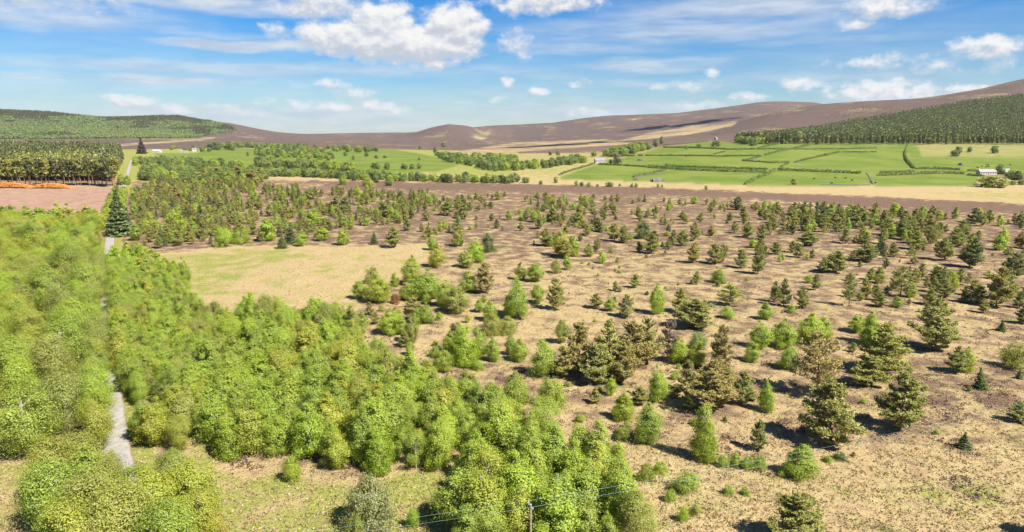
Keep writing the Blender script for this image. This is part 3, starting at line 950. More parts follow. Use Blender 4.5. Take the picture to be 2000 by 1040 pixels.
# ------------------------------------------------------------------ scattered trees
def scatter_px(poly, spacing, rng, tries=9000, limit=9999):
    """ground points inside an area outlined in the photograph, no two closer than spacing metres"""
    gp = [ground(u, v) for u, v in poly]
    xs = [p[0] for p in gp]; ys_ = [p[1] for p in gp]
    x = rng.uniform(min(xs), max(xs), tries); y = rng.uniform(min(ys_), max(ys_), tries)
    z = tz(x, y)
    u, v, _d = project(x, y, z)
    ok = inpoly(u, v, poly)
    pts, cell = [], {}
    for x_, y_, z_, u_, v_ in zip(x[ok].tolist(), y[ok].tolist(), z[ok].tolist(), u[ok].tolist(), v[ok].tolist()):
        k = (int(x_ // spacing), int(y_ // spacing))
        if any((x_ - a) ** 2 + (y_ - b) ** 2 < spacing ** 2 for i in (-1, 0, 1) for j in (-1, 0, 1) for a, b in cell.get((k[0] + i, k[1] + j), ())): continue
        cell.setdefault(k, []).append((x_, y_))
        pts.append((x_, y_, z_, u_, v_))
        if len(pts) >= limit: break
    return pts


TRACED = [(q['x'], q['y'], q['w']) for q in TREES]


def crowded(x, y, f=.45):
    return any((x - a) ** 2 + (y - b) ** 2 < (f * w) ** 2 for a, b, w in TRACED)


R4 = np.random.default_rng(23)


def pick(d):
    k = list(d)
    p = np.array([d[q] for q in k], float)
    return k[R4.choice(len(k), p=p / p.sum())]


def clump(sc_, seed, thr=.5, soft=.12):
    return lambda x, y, u, v: fbm(x / sc_, y / sc_, seed, 3) + R4.normal(0, soft) > thr


def wood(poly, spacing, kinds, hr, wr, tones, zone, road=3.6, keep=None, tries=9000, far=None, limit=9999):
    for x, y, z, u, v in scatter_px(poly, spacing, R4, tries, limit):
        if road and road_gap(x, y) < (road if not 490 < v < 540 else 5.5): continue
        if keep and not keep(x, y, u, v): continue
        if crowded(x, y, .38): continue
        k = pick(kinds)
        h = R4.uniform(*hr); w = h * R4.uniform(*wr)
        tn = pick(tones[k] if k in tones else tones)
        if k == 'spruce': w *= .75
        if k == 'bush': h *= .55; w *= .8
        add_tree(k, x, y, h, w, tn, z, zone=zone, far=(y > 330) if far is None else far)


GREENS = {'bright': 5, 'leafy': 5, 'yellow': 1.5, 'olive': 1.2}
SOFT = {'yellow': 3.5, 'olive': 2.6, 'leafy': 3.8, 'bright': 1.6}
PINES = {'pine': 5, 'pineolive': 3, 'dark': 1, 'pinebrown': 1}
MIX = {'pine': PINES, 'open_pine': PINES, 'birch': GREENS, 'bush': GREENS, 'spruce': {'spruce': 3, 'dark': 1}, 'old_birch': SOFT}
# dense bright birch wood in the middle
wood([(452, 640), (560, 632), (640, 640), (695, 675), (705, 720), (760, 735), (830, 790), (900, 815), (1020, 838), (1075, 860), (1100, 900), (1225, 965), (1240, 1090), (905, 1090), (895, 1030), (925, 965), (905, 915), (770, 920), (650, 922), (600, 890), (440, 895), (405, 850), (385, 760), (430, 700)],
     2.9, {'birch': 9, 'old_birch': 1.6, 'bush': 1}, (5.4, 10.4), (.50, .78), MIX, 'middle wood', tries=14000)
# wood between the road and the straw clearing
wood([(232, 500), (285, 512), (340, 545), (395, 640), (440, 650), (455, 690), (385, 740), (385, 800), (388, 880), (330, 892), (285, 860), (262, 790), (250, 700), (240, 600)],
     2.9, {'birch': 7, 'old_birch': 4}, (5.8, 8.6), (.52, .72), MIX, 'verge wood', road=4.2, tries=14000)
for side in (1, -1):
    i0 = 0
    for k in range(len(RX)):
        if RY[k] < 100 or RY[k] > 640: continue
        u_, v_, _d = project(RX[k], RY[k], float(tz(RX[k], RY[k])))
        if 446 < v_ < 520 or 362 < v_ < 384 or v_ < 350 or (v_ > 778 and side > 0): continue
        if tf[k] - i0 < (4.0 if side > 0 else 4.6): continue
        i0 = tf[k]
        o_ = R4.uniform(2.2, 2.9) if v_ < 735 else R4.uniform(2.3, 3.0)
        if 585 < v_ < 650: o_ += .5
        if 735 < v_ and side > 0: o_ = R4.uniform(3.5, 4.2)
        x_, y_ = RX[k] + side * nx[k] * o_, RY[k] + side * ny[k] * o_
        kind_ = 'old_birch' if R4.uniform() < .6 or side < 0 else 'birch'
        h_ = R4.uniform(6.5, 9.5) if side > 0 else R4.uniform(7.5, 10.5)
        add_tree(kind_, x_, y_, h_, h_ * R4.uniform(.58, .74), pick(MIX[kind_]), zone='verge wood' if side > 0 else 'roadside wood', far=y_ > 330)
# old birches left of the road
wood([(-260, 450), (60, 436), (190, 446), (206, 520), (200, 600), (200, 700), (196, 800), (190, 880), (150, 925), (40, 925), (-260, 900)],
     6.5, {'old_birch': 8, 'birch': .6}, (8.0, 14.5), (.58, .78), MIX, 'roadside wood', road=5.2, tries=14000)
wood([(95, 985), (160, 975), (230, 1010), (330, 985), (400, 975), (405, 1060), (330, 1150), (110, 1150)],
     4.8, {'old_birch': 8, 'birch': 2}, (8.0, 10.5), (.6, .8), MIX, 'near wood', road=2.8, tries=6000)
for u_, vt_, vb_, w_, tn_ in ((300, 905, 1075, 125, 'yellow'), (250, 930, 1130, 130, 'olive'), (378, 890, 1045, 110, 'yellow'), (345, 868, 985, 80, 'leafy'), (195, 905, 1085, 135, 'olive'), (112, 880, 1060, 130, 'leafy'),
                             (150, 960, 1150, 120, 'yellow'), (335, 960, 1150, 120, 'leafy'), (218, 865, 985, 62, 'olive'), (160, 835, 960, 90, 'olive'), (400, 930, 1090, 80, 'yellow'), (212, 888, 1012, 92, 'olive'), (262, 896, 1020, 74, 'leafy')):
    put('old_birch', u_, vt_, vb_, w_, tn_, zone='near wood')
# young trees beyond the straw clearing
wood([(262, 372), (300, 360), (420, 358), (520, 364), (640, 372), (640, 470), (500, 474), (430, 476), (300, 488), (262, 470)],
     5.6, {'pine': 7, 'birch': 3, 'spruce': 1.2}, (3.5, 9.0), (.45, .8), MIX, 'young stand', tries=14000, keep=lambda x, y, u, v: R4.uniform() < np.clip((640 - u) / 200, 0, 1) * np.clip(.45 + fbm(x / 30, y / 30, 91, 2), 0, 1))
wood([(540, 380), (700, 378), (830, 392), (840, 470), (700, 472), (560, 470)],
     4.0, {'pine': 7, 'birch': 2.5, 'spruce': 1.0}, (2.4, 7.8), (.5, .8), MIX, 'young stand edge', tries=3500, keep=clump(22, 101, .55))
wood([(640, 372), (1010, 380), (1500, 404), (1700, 414), (1700, 440), (1300, 440), (830, 430), (640, 395)],
     4.2, {'pine': 7, 'birch': 3.5, 'spruce': .6}, (2.0, 7.0), (.5, .95), MIX, 'far heather', tries=3600, keep=clump(24, 103, .58))
wood([(830, 425), (1500, 430), (1500, 500), (1130, 510), (1010, 470), (840, 470)],
     4.0, {'pine': 7, 'birch': 2, 'bush': 1.6}, (1.5, 6.0), (.5, .9), MIX, 'middle heather', tries=1400, keep=clump(20, 105, .6))
wood([(1500, 418), (1700, 418), (2060, 440), (2060, 500), (1800, 478), (1500, 475)],
     4.4, {'pine': 8, 'birch': 2.6, 'open_pine': 1}, (2.8, 9.0), (.5, .85), MIX, 'right heather', tries=2400, keep=clump(26, 107, .47))
wood([(1480, 480), (2060, 500), (2060, 640), (1700, 600), (1480, 560)],
     4.0, {'pine': 6, 'birch': 2, 'open_pine': 2}, (1.4, 6.0), (.5, .9), MIX, 'right moor', tries=1500, keep=clump(18, 109, .57))
wood([(1130, 500), (1480, 520), (1600, 640), (1900, 680), (1990, 900), (1700, 960), (1420, 1000), (1100, 620)],
     2.2, {'bush': 6, 'pine': 3, 'spruce': 1}, (.7, 2.6), (.6, 1.1), MIX, 'open moor', tries=3200, limit=230, keep=clump(9, 111, .57))
wood([(720, 590), (1000, 590), (1000, 700), (900, 740), (820, 720), (720, 690)],
     5.0, {'birch': 5, 'bush': 4, 'pine': 1.5}, (2.5, 6.0), (.5, .8), MIX, 'wood margin', tries=4000, limit=34)
wood([(1030, 700), (1400, 720), (1400, 830), (1130, 840)],
     6.0, {'bush': 6, 'pine': 3}, (1.6, 4.0), (.6, .9), MIX, 'pine clump', tries=2000, limit=26)

# valley broadleaf belts
MID = {'mid': 5, 'middark': 3, 'leafy': 2.5, 'olive': .6}


def belt(poly, spacing, hr, zone, wr=(.8, 1.15), tones=MID, limit=999, tries=3500):
    for x, y, z, u, v in scatter_px(poly, spacing, R4, tries, limit):
        h = R4.uniform(*hr)
        add_tree('round', x, y, h, h * R4.uniform(*wr), pick(tones), z, zone=zone, far=True)


belt([(505, 341), (600, 343), (700, 347), (850, 353), (1008, 356), (1008, 359), (850, 357), (700, 352), (600, 347), (505, 345)], 6.5, (6.5, 10), 'long belt')
belt([(500, 321), (560, 326), (640, 331), (690, 333), (690, 337), (600, 333), (500, 326)], 9, (9, 13), 'field belt')
belt([(330, 330), (480, 338), (520, 350), (500, 360), (340, 356), (275, 352), (285, 335)], 10, (8, 12), 'farm copse')
belt([(265, 316), (400, 318), (470, 327), (470, 331), (380, 327), (265, 325)], 12, (8, 12), 'farm belt')
belt([(500, 306), (600, 312), (660, 316), (640, 300), (560, 288), (500, 292)], 21, (8, 13), 'upper copse')
belt([(410, 287), (500, 290), (600, 290), (650, 292), (560, 285), (420, 283)], 26, (8, 13), 'upper belt')
belt([(650, 291), (730, 293), (740, 297), (700, 299), (650, 296)], 22, (9, 13), 'upper belt')
belt([(850, 304), (900, 307), (1010, 312), (1010, 334), (960, 335), (905, 322), (870, 316)], 14, (8, 12), 'valley wood')
belt([(1005, 328), (1060, 322), (1130, 312), (1145, 318), (1080, 328), (1010, 334)], 11, (8, 11), 'cottage wood')
belt([(1178, 307), (1220, 306), (1272, 291), (1250, 290), (1190, 299)], 10, (9, 13), 'cottage copse')
belt([(705, 344), (705, 341), (660, 353), (670, 370), (780, 372), (790, 362)], 9, (7, 10), 'belt foot', limit=14)
belt([(1455, 283), (1500, 281), (1500, 279), (1440, 279)], 12, (9, 14), 'wood corner')
belt([(320, 296), (480, 299), (470, 291), (330, 290)], 22, (7, 11), 'farm garden', limit=16)
for u_, vt_, vb_, w_ in ((396, 328, 353, 24), (425, 326, 354, 26), (466, 324, 352, 32), (492, 330, 362, 30), (507, 326, 356, 24), (344, 362, 390, 26), (360, 358, 386, 22)):
    put('pine', u_, vt_, vb_, w_, 'pinebrown', zone='farm copse', far=True)
ROUND = """734 315 331 20 mid|756 316 332 14 mid|790 318 331 16 middark|805 319 331 14 mid|819 318 330 12 mid|735 302 310 8 mid|716 296 306 10 middark
690 303 313 6 mid|752 303 309 8 mid|819 307 313 7 mid|675 295 305 10 middark|1086 344 358 11 olive|1126 352 364 9 olive|1136 354 364 9 mid|1151 355 365 10 olive|1167 359 365 8 olive|1191 355 365 18 mid|1210 358 364 5 mid
1234 357 366 7 mid|1243 357 366 8 olive|1285 358 367 7 olive|1293 360 366 5 mid|1379 362 371 8 olive|1027 345 358 18 mid|1056 352 361 10 olive|1551 347 361 14 olive|1865 291 306 18 middark|1872 285 300 16 middark|1893 286 298 11 middark|1943 283 300 16 middark
1951 319 341 19 mid|1940 342 367 55 olive|1925 342 362 24 olive|1975 330 349 30 olive|1985 332 352 30 mid|1978 352 362 14 mid|1995 350 362 16 mid|1302 318 328 9 mid|1341 301 306 6 mid|1398 274 287 19 middark|1450 269 282 11 mid|1470 277 285 18 middark|1280 270 288 10 middark|1292 264 283 8 mid|1340 283 292 8 mid
1365 280 287 10 mid|1611 299 305 6 middark|1192 310 321 9 middark|1205 298 322 18 twig|1160 293 306 14 mid|1075 293 304 8 middark|1090 293 304 10 mid|850 286 299 9 middark|866 277 288 11 mid|820 284 292 5 middark|395 284 297 12 mid|484 296 305 6 middark|420 276 293 30 middark|448 280 293 26 mid"""
for item in ROUND.replace('\n', '|').split('|'):
    q = item.split()
    if len(q) == 5: put('round', *[float(k) for k in q[:4]], q[4], zone='lone', far=True)

# plantation fronts: edge trees are individuals
def edge_line(pts, spacing, hr, wr, kind, tones, zone, rows=1, rowgap=5):
    g = np.array([ground(u, v)[:2] for u, v in pts])
    L = np.concatenate([[0], np.cumsum(np.hypot(*np.diff(g, axis=0).T))])
    for r_ in range(rows):
        for d in np.arange(0, L[-1], spacing):
            d2 = d + R4.uniform(-.35, .35) * spacing
            x = np.interp(d2, L, g[:, 0]) + R4.normal(0, .8); y = np.interp(d2, L, g[:, 1]) + r_ * rowgap + R4.normal(0, 1.4 + .45 * rowgap)
            h = R4.uniform(*hr)
            add_tree(kind, x, y, h, h * R4.uniform(*wr), pick(tones), zone=zone, far=True)


PL = {'plant': 4, 'dark': 2, 'middark': 1, 'pineolive': .8}
edge_line([(1436, 278), (1500, 282), (1600, 282.5), (1800, 282.5), (2060, 282)], 6.6, (15, 20), (.3, .42), 'plant', PL, 'plantation edge', 1)
edge_line([(-90, 364), (60, 363), (190, 363), (222, 366)], 4.2, (21, 28), (.26, .38), 'tall_pine', {'plant': 3, 'pine': 2, 'pineolive': 1}, 'felling edge', 2, 7)

# ------------------------------------------------------------------ build the trees
R5 = np.random.default_rng(5)
NAME = {'birch': 'birch_tree', 'old_birch': 'mature_birch_tree', 'bush': 'shrub', 'willow': 'willow_shrub', 'pine': 'pine_tree', 'open_pine': 'pine_tree',
        'spruce': 'spruce_tree', 'big_spruce': 'spruce_tree', 'round': 'broadleaf_tree', 'plant': 'plantation_conifer', 'tall_pine': 'tall_pine_tree'}
NOUN = {'birch_tree': 'young birch', 'mature_birch_tree': 'mature birch', 'shrub': 'low shrub', 'willow_shrub': 'twiggy willow', 'pine_tree': 'pine', 'spruce_tree': 'spruce',
        'broadleaf_tree': 'broadleaf tree', 'plantation_conifer': 'conifer', 'tall_pine_tree': 'tall bare-stemmed pine', 'conifer_tree': 'conifer'}
CATEG = {'birch_tree': 'birch tree', 'mature_birch_tree': 'birch tree', 'shrub': 'shrub', 'willow_shrub': 'shrub', 'pine_tree': 'pine tree', 'spruce_tree': 'spruce tree',
         'broadleaf_tree': 'tree', 'plantation_conifer': 'conifer', 'tall_pine_tree': 'pine tree', 'conifer_tree': 'conifer'}
FARKIND = {'birch': 'birch_far', 'old_birch': 'birch_far', 'bush': 'bush', 'willow': 'willow', 'pine': 'pine_far', 'open_pine': 'pine_far', 'spruce': 'spruce_far',
           'round': 'round_far', 'plant': 'plant_far', 'tall_pine': 'tall_pine', 'big_spruce': 'big_spruce'}
TONEW = {'bright': 'bright green', 'leafy': 'green', 'yellow': 'yellow-green', 'olive': 'olive', 'grey': 'grey-green', 'pine': 'dull green', 'pineolive': 'olive', 'pinebrown': 'brownish',
         'dark': 'dark', 'spruce': 'dark green', 'mauve': 'purplish', 'twig': 'half-bare', 'gold': 'golden', 'mid': 'green', 'middark': 'deep green', 'plant': 'dark green', 'rust': 'rust-coloured', 'gorse': 'green'}
ZONEW = {
    'middle wood': 'in the dense bright wood', 'verge wood': 'in the wood between road and clearing', 'roadside wood': 'in the tall wood beyond the road',
    'near wood': 'in the grove hiding the near road', 'young stand': 'in the thicket behind the clearing', 'young stand edge': 'on the heather behind the clearing',
    'far heather': 'on the farthest heather', 'middle heather': 'on the heather past the clearing', 'right heather': 'on the heather near the brown strip',
    'right moor': 'on the open moor right', 'open moor': 'on the tussocky straw moor', 'wood margin': 'on the ragged wood margin', 'pine clump': 'by the brown pine clump',
    'long belt': 'in the long valley belt', 'field belt': 'in the belt below the left field', 'farm copse': 'in the copse before the farm', 'farm belt': 'in the row by the farm sheds',
    'upper copse': 'in the copse above the left field', 'upper belt': 'in the upper valley belt', 'valley wood': 'in the valley wood', 'cottage wood': 'in the wood left of the cottage',
    'cottage copse': 'in the copse above the cottage', 'belt foot': 'at the foot of the long belt', 'wood corner': 'at the plantation corner', 'farm garden': 'around the farm sheds',
    'lone': 'standing alone by the pastures', 'plantation edge': 'along the plantation edge', 'felling edge': 'behind the felled ground',
}


def zone_words(q):
    if q['zone'] in ZONEW: return ZONEW[q['zone']]
    u, v = q['u'], q['v']
    if v < 482 and u < 840: return 'beyond the straw clearing'
    if v < 445: return 'on the heather by the brown strip'
    if v < 530: return 'at the right end of the clearing' if u < 1150 else 'on the middle of the moor'
    if v < 640: return 'above the dense bright wood' if u < 1000 else ('on the straw moor above the pines' if u < 1500 else 'on the open moor at right')
    if v < 800: return 'on the right side of the dense wood' if u < 1050 else ('around the brown pine clump' if u < 1465 else 'among the big pines at right')
    return 'by the overhead wires' if u > 1100 else 'on the foreground grass'


ORD = ['first', 'second', 'third', 'fourth', 'fifth', 'sixth', 'seventh', 'eighth', 'ninth', 'tenth', 'eleventh', 'twelfth']
for q in TREES:
    u, v, d = project(q['x'], q['y'], q['z'])
    q['u'], q['v'], q['dep'] = float(u), float(v), float(d)
    q['nm'] = q['name'] or NAME[q['kind']]
    q['px'] = q['h'] * q['w'] / d ** 2
TREES = [q for q in TREES if -60 < q['u'] < 2090 and q['v'] < 1200]
byname = {}
for q in TREES: byname.setdefault(q['nm'], []).append(q)
LEFT = []
KEEP = []
for nm, L in byname.items():
    L.sort(key=lambda q: (q['zone'] != 'special', -q['px']))
    KEEP += L[:300]; LEFT += L[300:]
    print(nm, len(L))
groups = {}
for q in KEEP:
    if q['label']: continue
    sz = [p['h'] for p in KEEP if p['nm'] == q['nm'] and zone_words(p) == zone_words(q)]
    lo, hi = np.percentile(sz, 33), np.percentile(sz, 72)
    size = 'small' if q['h'] < lo else ('tall' if q['h'] > hi else 'mid-sized')
    if 'tall' in NOUN[q['nm']]: size = {'tall': 'large'}.get(size, size)
    q['lab'] = f"{size} {TONEW[q['tone']]} {NOUN[q['nm']]} {zone_words(q)}"
    groups.setdefault(q['lab'], []).append(q)
for lab, L in groups.items():
    L.sort(key=lambda q: q['u'])
    for k, q in enumerate(L):
        q['label'] = lab if len(L) == 1 else f"{lab}, {ORD[k] if k < 12 else str(k + 1) + {1: 'st', 2: 'nd', 3: 'rd'}.get((k + 1) % 10 if (k + 1) // 10 != 1 else 0, 'th')} from left"


def shade_of(tone, rng):
    c_ = np.array(TONES[tone]) * rng.uniform(.91, 1.10) * np.array([rng.uniform(.95, 1.05), 1, rng.uniform(.9, 1.1)])
    return (*[float(k) for k in c_], 1.0)


for q in KEEP:
    nm = q['nm']
    key = FARKIND[q['kind']] if q['far'] else q['kind']
    pr = PROTO[key][int(R5.integers(len(PROTO[key])))]
    sh, sw = SIZE[key]
    sc_ = (q['w'] / sw * R5.uniform(.93, 1.07), q['w'] / sw * R5.uniform(.93, 1.07), q['h'] / sh)
    rz = R5.uniform(0, 2 * math.pi)
    colr = shade_of(q['tone'], R5)
    grp = NOUN[nm] + 's ' + zone_words(q) if q['zone'] != 'special' else None
    if q['far'] and key not in ('big_spruce',):
        o = link(nm, proto_mesh(pr, 'one'))
        o.color = colr
    else:
        o = link(nm, None)
        o.empty_display_size = .5
        link('trunk', proto_mesh(pr, 'trunk'), o)
        cr = link('crown', proto_mesh(pr, 'crown'), o)
        cr.color = colr
    o.location = (q['x'], q['y'], q['z'] - .05)
    o.rotation_euler = (R5.normal(0, .025), R5.normal(0, .025), rz)
    o.scale = sc_
    o['label'] = q['label']; o['category'] = CATEG[nm]
    if grp: o['group'] = grp


# ------------------------------------------------------------------ masses that nobody could count
def join_mass(name, items, leafmat, label=None):
    """items: (proto dict, x, y, z, sx, sz, rot, colour) -> one object whose points each carry a tree"""
    protos = []
    ids = []
    for it in items:
        if not any(it[0] is p for p in protos): protos.append(it[0])
        ids.append(next(k for k, p in enumerate(protos) if p is it[0]))
    n = len(items)
    me_ = bpy.data.meshes.new(name)
    me_.vertices.add(n)
    me_.vertices.foreach_set('co', np.array([it[1:4] for it in items], np.float32).ravel())
    def put_at(nm, typ, key, arr):
        a = me_.attributes.new(nm, typ, 'POINT'); a.data.foreach_set(key, np.ascontiguousarray(arr).ravel())
    put_at('variant', 'INT', 'value', np.array(ids, np.int32))
    put_at('turn', 'FLOAT_VECTOR', 'vector', np.array([(0, 0, it[6]) for it in items], np.float32))
    put_at('size', 'FLOAT_VECTOR', 'vector', np.array([(it[4], it[4], it[5]) for it in items], np.float32))
    put_at('tint', 'FLOAT_COLOR', 'color', np.array([it[7] for it in items], np.float32))
    ng = bpy.data.node_groups.new(name, 'GeometryNodeTree')
    ng.interface.new_socket('Geometry', in_out='INPUT', socket_type='NodeSocketGeometry')
    ng.interface.new_socket('Geometry', in_out='OUTPUT', socket_type='NodeSocketGeometry')
    gi, go = ng.nodes.new('NodeGroupInput'), ng.nodes.new('NodeGroupOutput')
    jn_ = ng.nodes.new('GeometryNodeJoinGeometry')

    def na(nm, typ):
        nd = ng.nodes.new('GeometryNodeInputNamedAttribute'); nd.data_type = typ; nd.inputs[0].default_value = nm
        return next(o_ for o_ in nd.outputs if o_.enabled and o_.name == 'Attribute')
    vr, tr, sz_ = na('variant', 'INT'), na('turn', 'FLOAT_VECTOR'), na('size', 'FLOAT_VECTOR')
    for k, pr in enumerate(protos):
        v, f = merge([pr['trunk'], pr['crown']])
        mi = np.concatenate([np.zeros(len(pr['trunk'][1])), np.ones(len(pr['crown'][1]))])
        src = bpy.data.objects.new('tree_shape', mesh_np('tree_shape', v, f, [pr['barkmat'], leafmat], mi))
        oi = ng.nodes.new('GeometryNodeObjectInfo'); oi.inputs['Object'].default_value = src
        cmp_ = ng.nodes.new('FunctionNodeCompare'); cmp_.data_type = 'INT'; cmp_.operation = 'EQUAL'
        ins = [i_ for i_ in cmp_.inputs if i_.enabled and i_.type == 'INT']
        ng.links.new(vr, ins[0]); ins[1].default_value = k
        ip = ng.nodes.new('GeometryNodeInstanceOnPoints')
        ng.links.new(gi.outputs[0], ip.inputs['Points'])
        ng.links.new(cmp_.outputs[0], ip.inputs['Selection'])
        ng.links.new(oi.outputs['Geometry'], ip.inputs['Instance'])
        ng.links.new(tr, ip.inputs['Rotation'])
        ng.links.new(sz_, ip.inputs['Scale'])
        ng.links.new(ip.outputs[0], jn_.inputs[0])
    ng.links.new(jn_.outputs[0], go.inputs[0])
    ob = link(name, me_, kind='stuff')
    md = ob.modifiers.new('growth', 'NODES'); md.node_group = ng
    if label: ob['label'] = label
    return ob


def strip_trunk(pr):
    return pr


left_b, left_p = [], []
for q in LEFT:
    con = q['kind'] in ('pine', 'open_pine', 'spruce', 'plant', 'tall_pine')
    key = q['kind'] if q['dep'] < 230 and q['kind'] in ('birch', 'pine', 'open_pine', 'bush', 'old_birch', 'spruce') else FARKIND[q['kind']]

    pr = strip_trunk(PROTO[key][int(R5.integers(len(PROTO[key])))])
    sh, sw = SIZE[key]
    (left_p if con else left_b).append((pr, q['x'], q['y'], q['z'], q['w'] / sw, q['h'] / sh, R5.uniform(0, 6.28), shade_of(q['tone'], R5)))
if left_p: join_mass('scattered_pine_growth', left_p, MAT_NEEDLE_I)
if left_b: join_mass('understorey_foliage', left_b, MAT_LEAF_I)


def mass_points(poly, y0, y1, spacing):
    us = [p[0] for p in poly]
    s0, s1 = (min(us) - 1000) / FPX * .985, (max(us) - 1000) / FPX * 1.0
    yv = np.arange(y0, y1, spacing)
    P = []
    for y in yv:
        xv = np.arange(s0 * y, s1 * y, spacing)
        P.append(np.stack([xv, np.full(len(xv), y)], -1))
    P = np.concatenate(P)
    P = P + R5.uniform(-.45, .45, P.shape) * spacing
    z = tz(P[:, 0], P[:, 1])
    u, v, _ = project(P[:, 0], P[:, 1], z)
    ok = inpoly(u, v, poly)
    return P[ok, 0], P[ok, 1], z[ok], u[ok], v[ok]


# right hand plantation
x, y, z, u, v = mass_points([(1438, 277.5), (1500, 281.5), (2090, 281.5), (2090, 180), (2000, 193), (1900, 205), (1800, 222), (1700, 238), (1600, 257), (1530, 268), (1475, 274)], 1095, 2450, 6.6)
items = []
sh, sw = SIZE['mass_con']
tn = fbm(x / 60, y / 60, 71, 3)
for k in range(len(x)):
    pr = PROTO['mass_con'][k % 3]
    h = R5.uniform(13, 20)
    c_ = np.array(TONES['plant']) * (1 - tn[k]) + np.array((.20, .215, .07)) * tn[k]
    c_ = c_ * R5.uniform(.75, 1.25)
    items.append((strip_trunk(pr), x[k], y[k], z[k], R5.uniform(.8, 1.2) * 5.4 / sw, h / sh, R5.uniform(0, 6.28), (*c_, 1)))
print('plantation', len(items))
join_mass('plantation_forest', items, MAT_NEEDLE_I, 'dark conifer plantation covering the slope of the right hill')
# wood on the left hill
x, y, z, u, v = mass_points([(-90, 273), (150, 272), (375, 270), (470, 255), (440, 244), (400, 236), (350, 226), (320, 226), (200, 229), (100, 218), (0, 214), (-90, 214)], 2650, 4750, 17)
items = []
n_ = fbm(x / 330, y / 330, 81, 3); n2_ = fbm(x / 90, y / 90, 83, 2)
for k in range(len(x)):
    up = np.clip((262 - v[k]) / 45, 0, 1)
    con = (n_[k] * .7 + n2_[k] * .5 + up * .42) > .82
    key = 'mass_con' if con else 'mass_dec'
    sh, sw = SIZE[key]
    c_ = np.array((.15, .165, .062) if con else (.21, .26, .075)) * R5.uniform(.9, 1.1)
    if not con and n2_[k] > .6: c_ = c_ * np.array((1.15, .98, 1.0))
    items.append((strip_trunk(PROTO[key][k % 3]), x[k], y[k], z[k], R5.uniform(15, 23) / sw if not con else R5.uniform(9, 13) / sw, R5.uniform(8, 16) / sh, R5.uniform(0, 6.28), (*c_, 1)))
print('hill wood', len(items))
join_mass('hillside_forest', items, MAT_LEAF_I, 'green mixed wood spread over the left hill')
# plantation behind the felled ground
x, y, z, u, v = mass_points([(-90, 354), (200, 354), (228, 357), (246, 345), (250, 318), (-90, 300)], 640, 960, 5.2)
items = []
for k in range(len(x)):
    spr = y[k] > 720 + 40 * math.sin(x[k] * .05)
    key = 'plant_far' if spr else 'tall_pine'
    if road_gap(x[k], y[k]) < 9: continue
    sh, sw = SIZE[key]
    h = R5.uniform(18, 27) + 3 * spr
    c_ = np.array(TONES['plant'] if spr else TONES['pine']) * R5.uniform(.8, 1.3)
    pr = PROTO['plant_mass'][k % 4]
    sh, sw = SIZE['plant_mass']
    items.append((strip_trunk(pr), x[k], y[k], z[k], R5.uniform(5, 7) / sw, h / sh, R5.uniform(0, 6.28), (*c_, 1)))
print('left plantation', len(items))
join_mass('conifer_forest', items, MAT_NEEDLE_I, 'dense conifer plantation behind the felled ground on the left')

# ------------------------------------------------------------------ tussocks and heather on the near moor
def grid_val(a, x, y):
    i = np.clip(np.searchsorted(YR, y) - 1, 0, nr - 2)
    j = np.clip(np.searchsorted(S, x / (y + APEX)) - 1, 0, nc - 2)
    return a[i, j]


N = 120000
yy = 58 / (R5.uniform(58 / 330, 1, N))
xx = R5.uniform(-.86, .86, N) * yy
hv = grid_val(heath, xx, yy); gv = grid_val(green, xx, yy); bv = grid_val(brash, xx, yy)
patch = fbm(xx / 6, yy / 6, 55, 4)
hm_ = (hv + (patch - .5) * 1.5) > .5
dr = np.array([np.hypot(RX[::4] - a, RY[::4] - b).min() for a, b in zip(xx[:N], yy[:N])])
ok = (dr > 2.6) & (bv < .5)
gsel = np.nonzero(ok & ~hm_)[0][:26000]; hsel = np.nonzero(ok & hm_)[0][:10000]


def tufts(name, sel, per, spread, size, lift, cols, up, label):
    n = len(sel)
    x = np.repeat(xx[sel], per); y = np.repeat(yy[sel], per)
    sc_ = np.repeat(R5.uniform(.6, 1.35, n), per)
    off = R5.normal(size=(n * per, 2)) * spread * sc_[:, None]
    x = x + off[:, 0]; y = y + off[:, 1]
    dome = np.maximum(0, 1 - (np.hypot(off[:, 0], off[:, 1]) / (spread * 2.2 * sc_)) ** 2)
    z = tz(x, y) + lift * sc_ * dome * R5.uniform(.5, 1.1, n * per)
    nrm = unit(np.stack([R5.normal(size=n * per), R5.normal(size=n * per), np.full(n * per, up)], -1))
    v, f = leaves(np.stack([x, y, z], -1), nrm, size, R5, 1.6)
    ck = R5.integers(0, len(cols), n)
    c_ = np.array(cols)[np.repeat(ck, per)] * R5.uniform(.8, 1.2, (n * per, 1))
    me_ = mesh_np(name, v, f, [MAT_TUFT])
    a = me_.color_attributes.new('tint', 'FLOAT_COLOR', 'POINT')
    a.data.foreach_set('color', np.repeat(np.concatenate([c_, np.ones((len(c_), 1))], 1), 4, 0).astype(np.float32).ravel())
    return link(name, me_, kind='stuff', label=label)


tufts('grass', gsel, 4, .26, .2, .20, [(.36, .26, .14), (.40, .295, .165), (.32, .23, .12), (.26, .25, .075), (.42, .32, .19)], .35, 'pale dry grass tussocks over the near moor')
tufts('heather', hsel, 9, .36, .2, .34, [(.13, .08, .055), (.18, .11, .075), (.10, .06, .04), (.22, .14, .09)], .9, 'brown heather clumps over the near moor')

# ------------------------------------------------------------------ hedges and walls
R6 = np.random.default_rng(66)
MAT_STONE = simple_mat("field_stone", (.13, .12, .11), (.27, .25, .235), .9, .9, .1, .3)


def path_m(pts, step_m):
    g = np.array([ground(u, v)[:2] for u, v in pts])
    L = np.concatenate([[0], np.cumsum(np.hypot(*np.diff(g, axis=0).T))])
    d = np.arange(0, L[-1], step_m)
    x, y = np.interp(d, L, g[:, 0]), np.interp(d, L, g[:, 1])
    return x, y


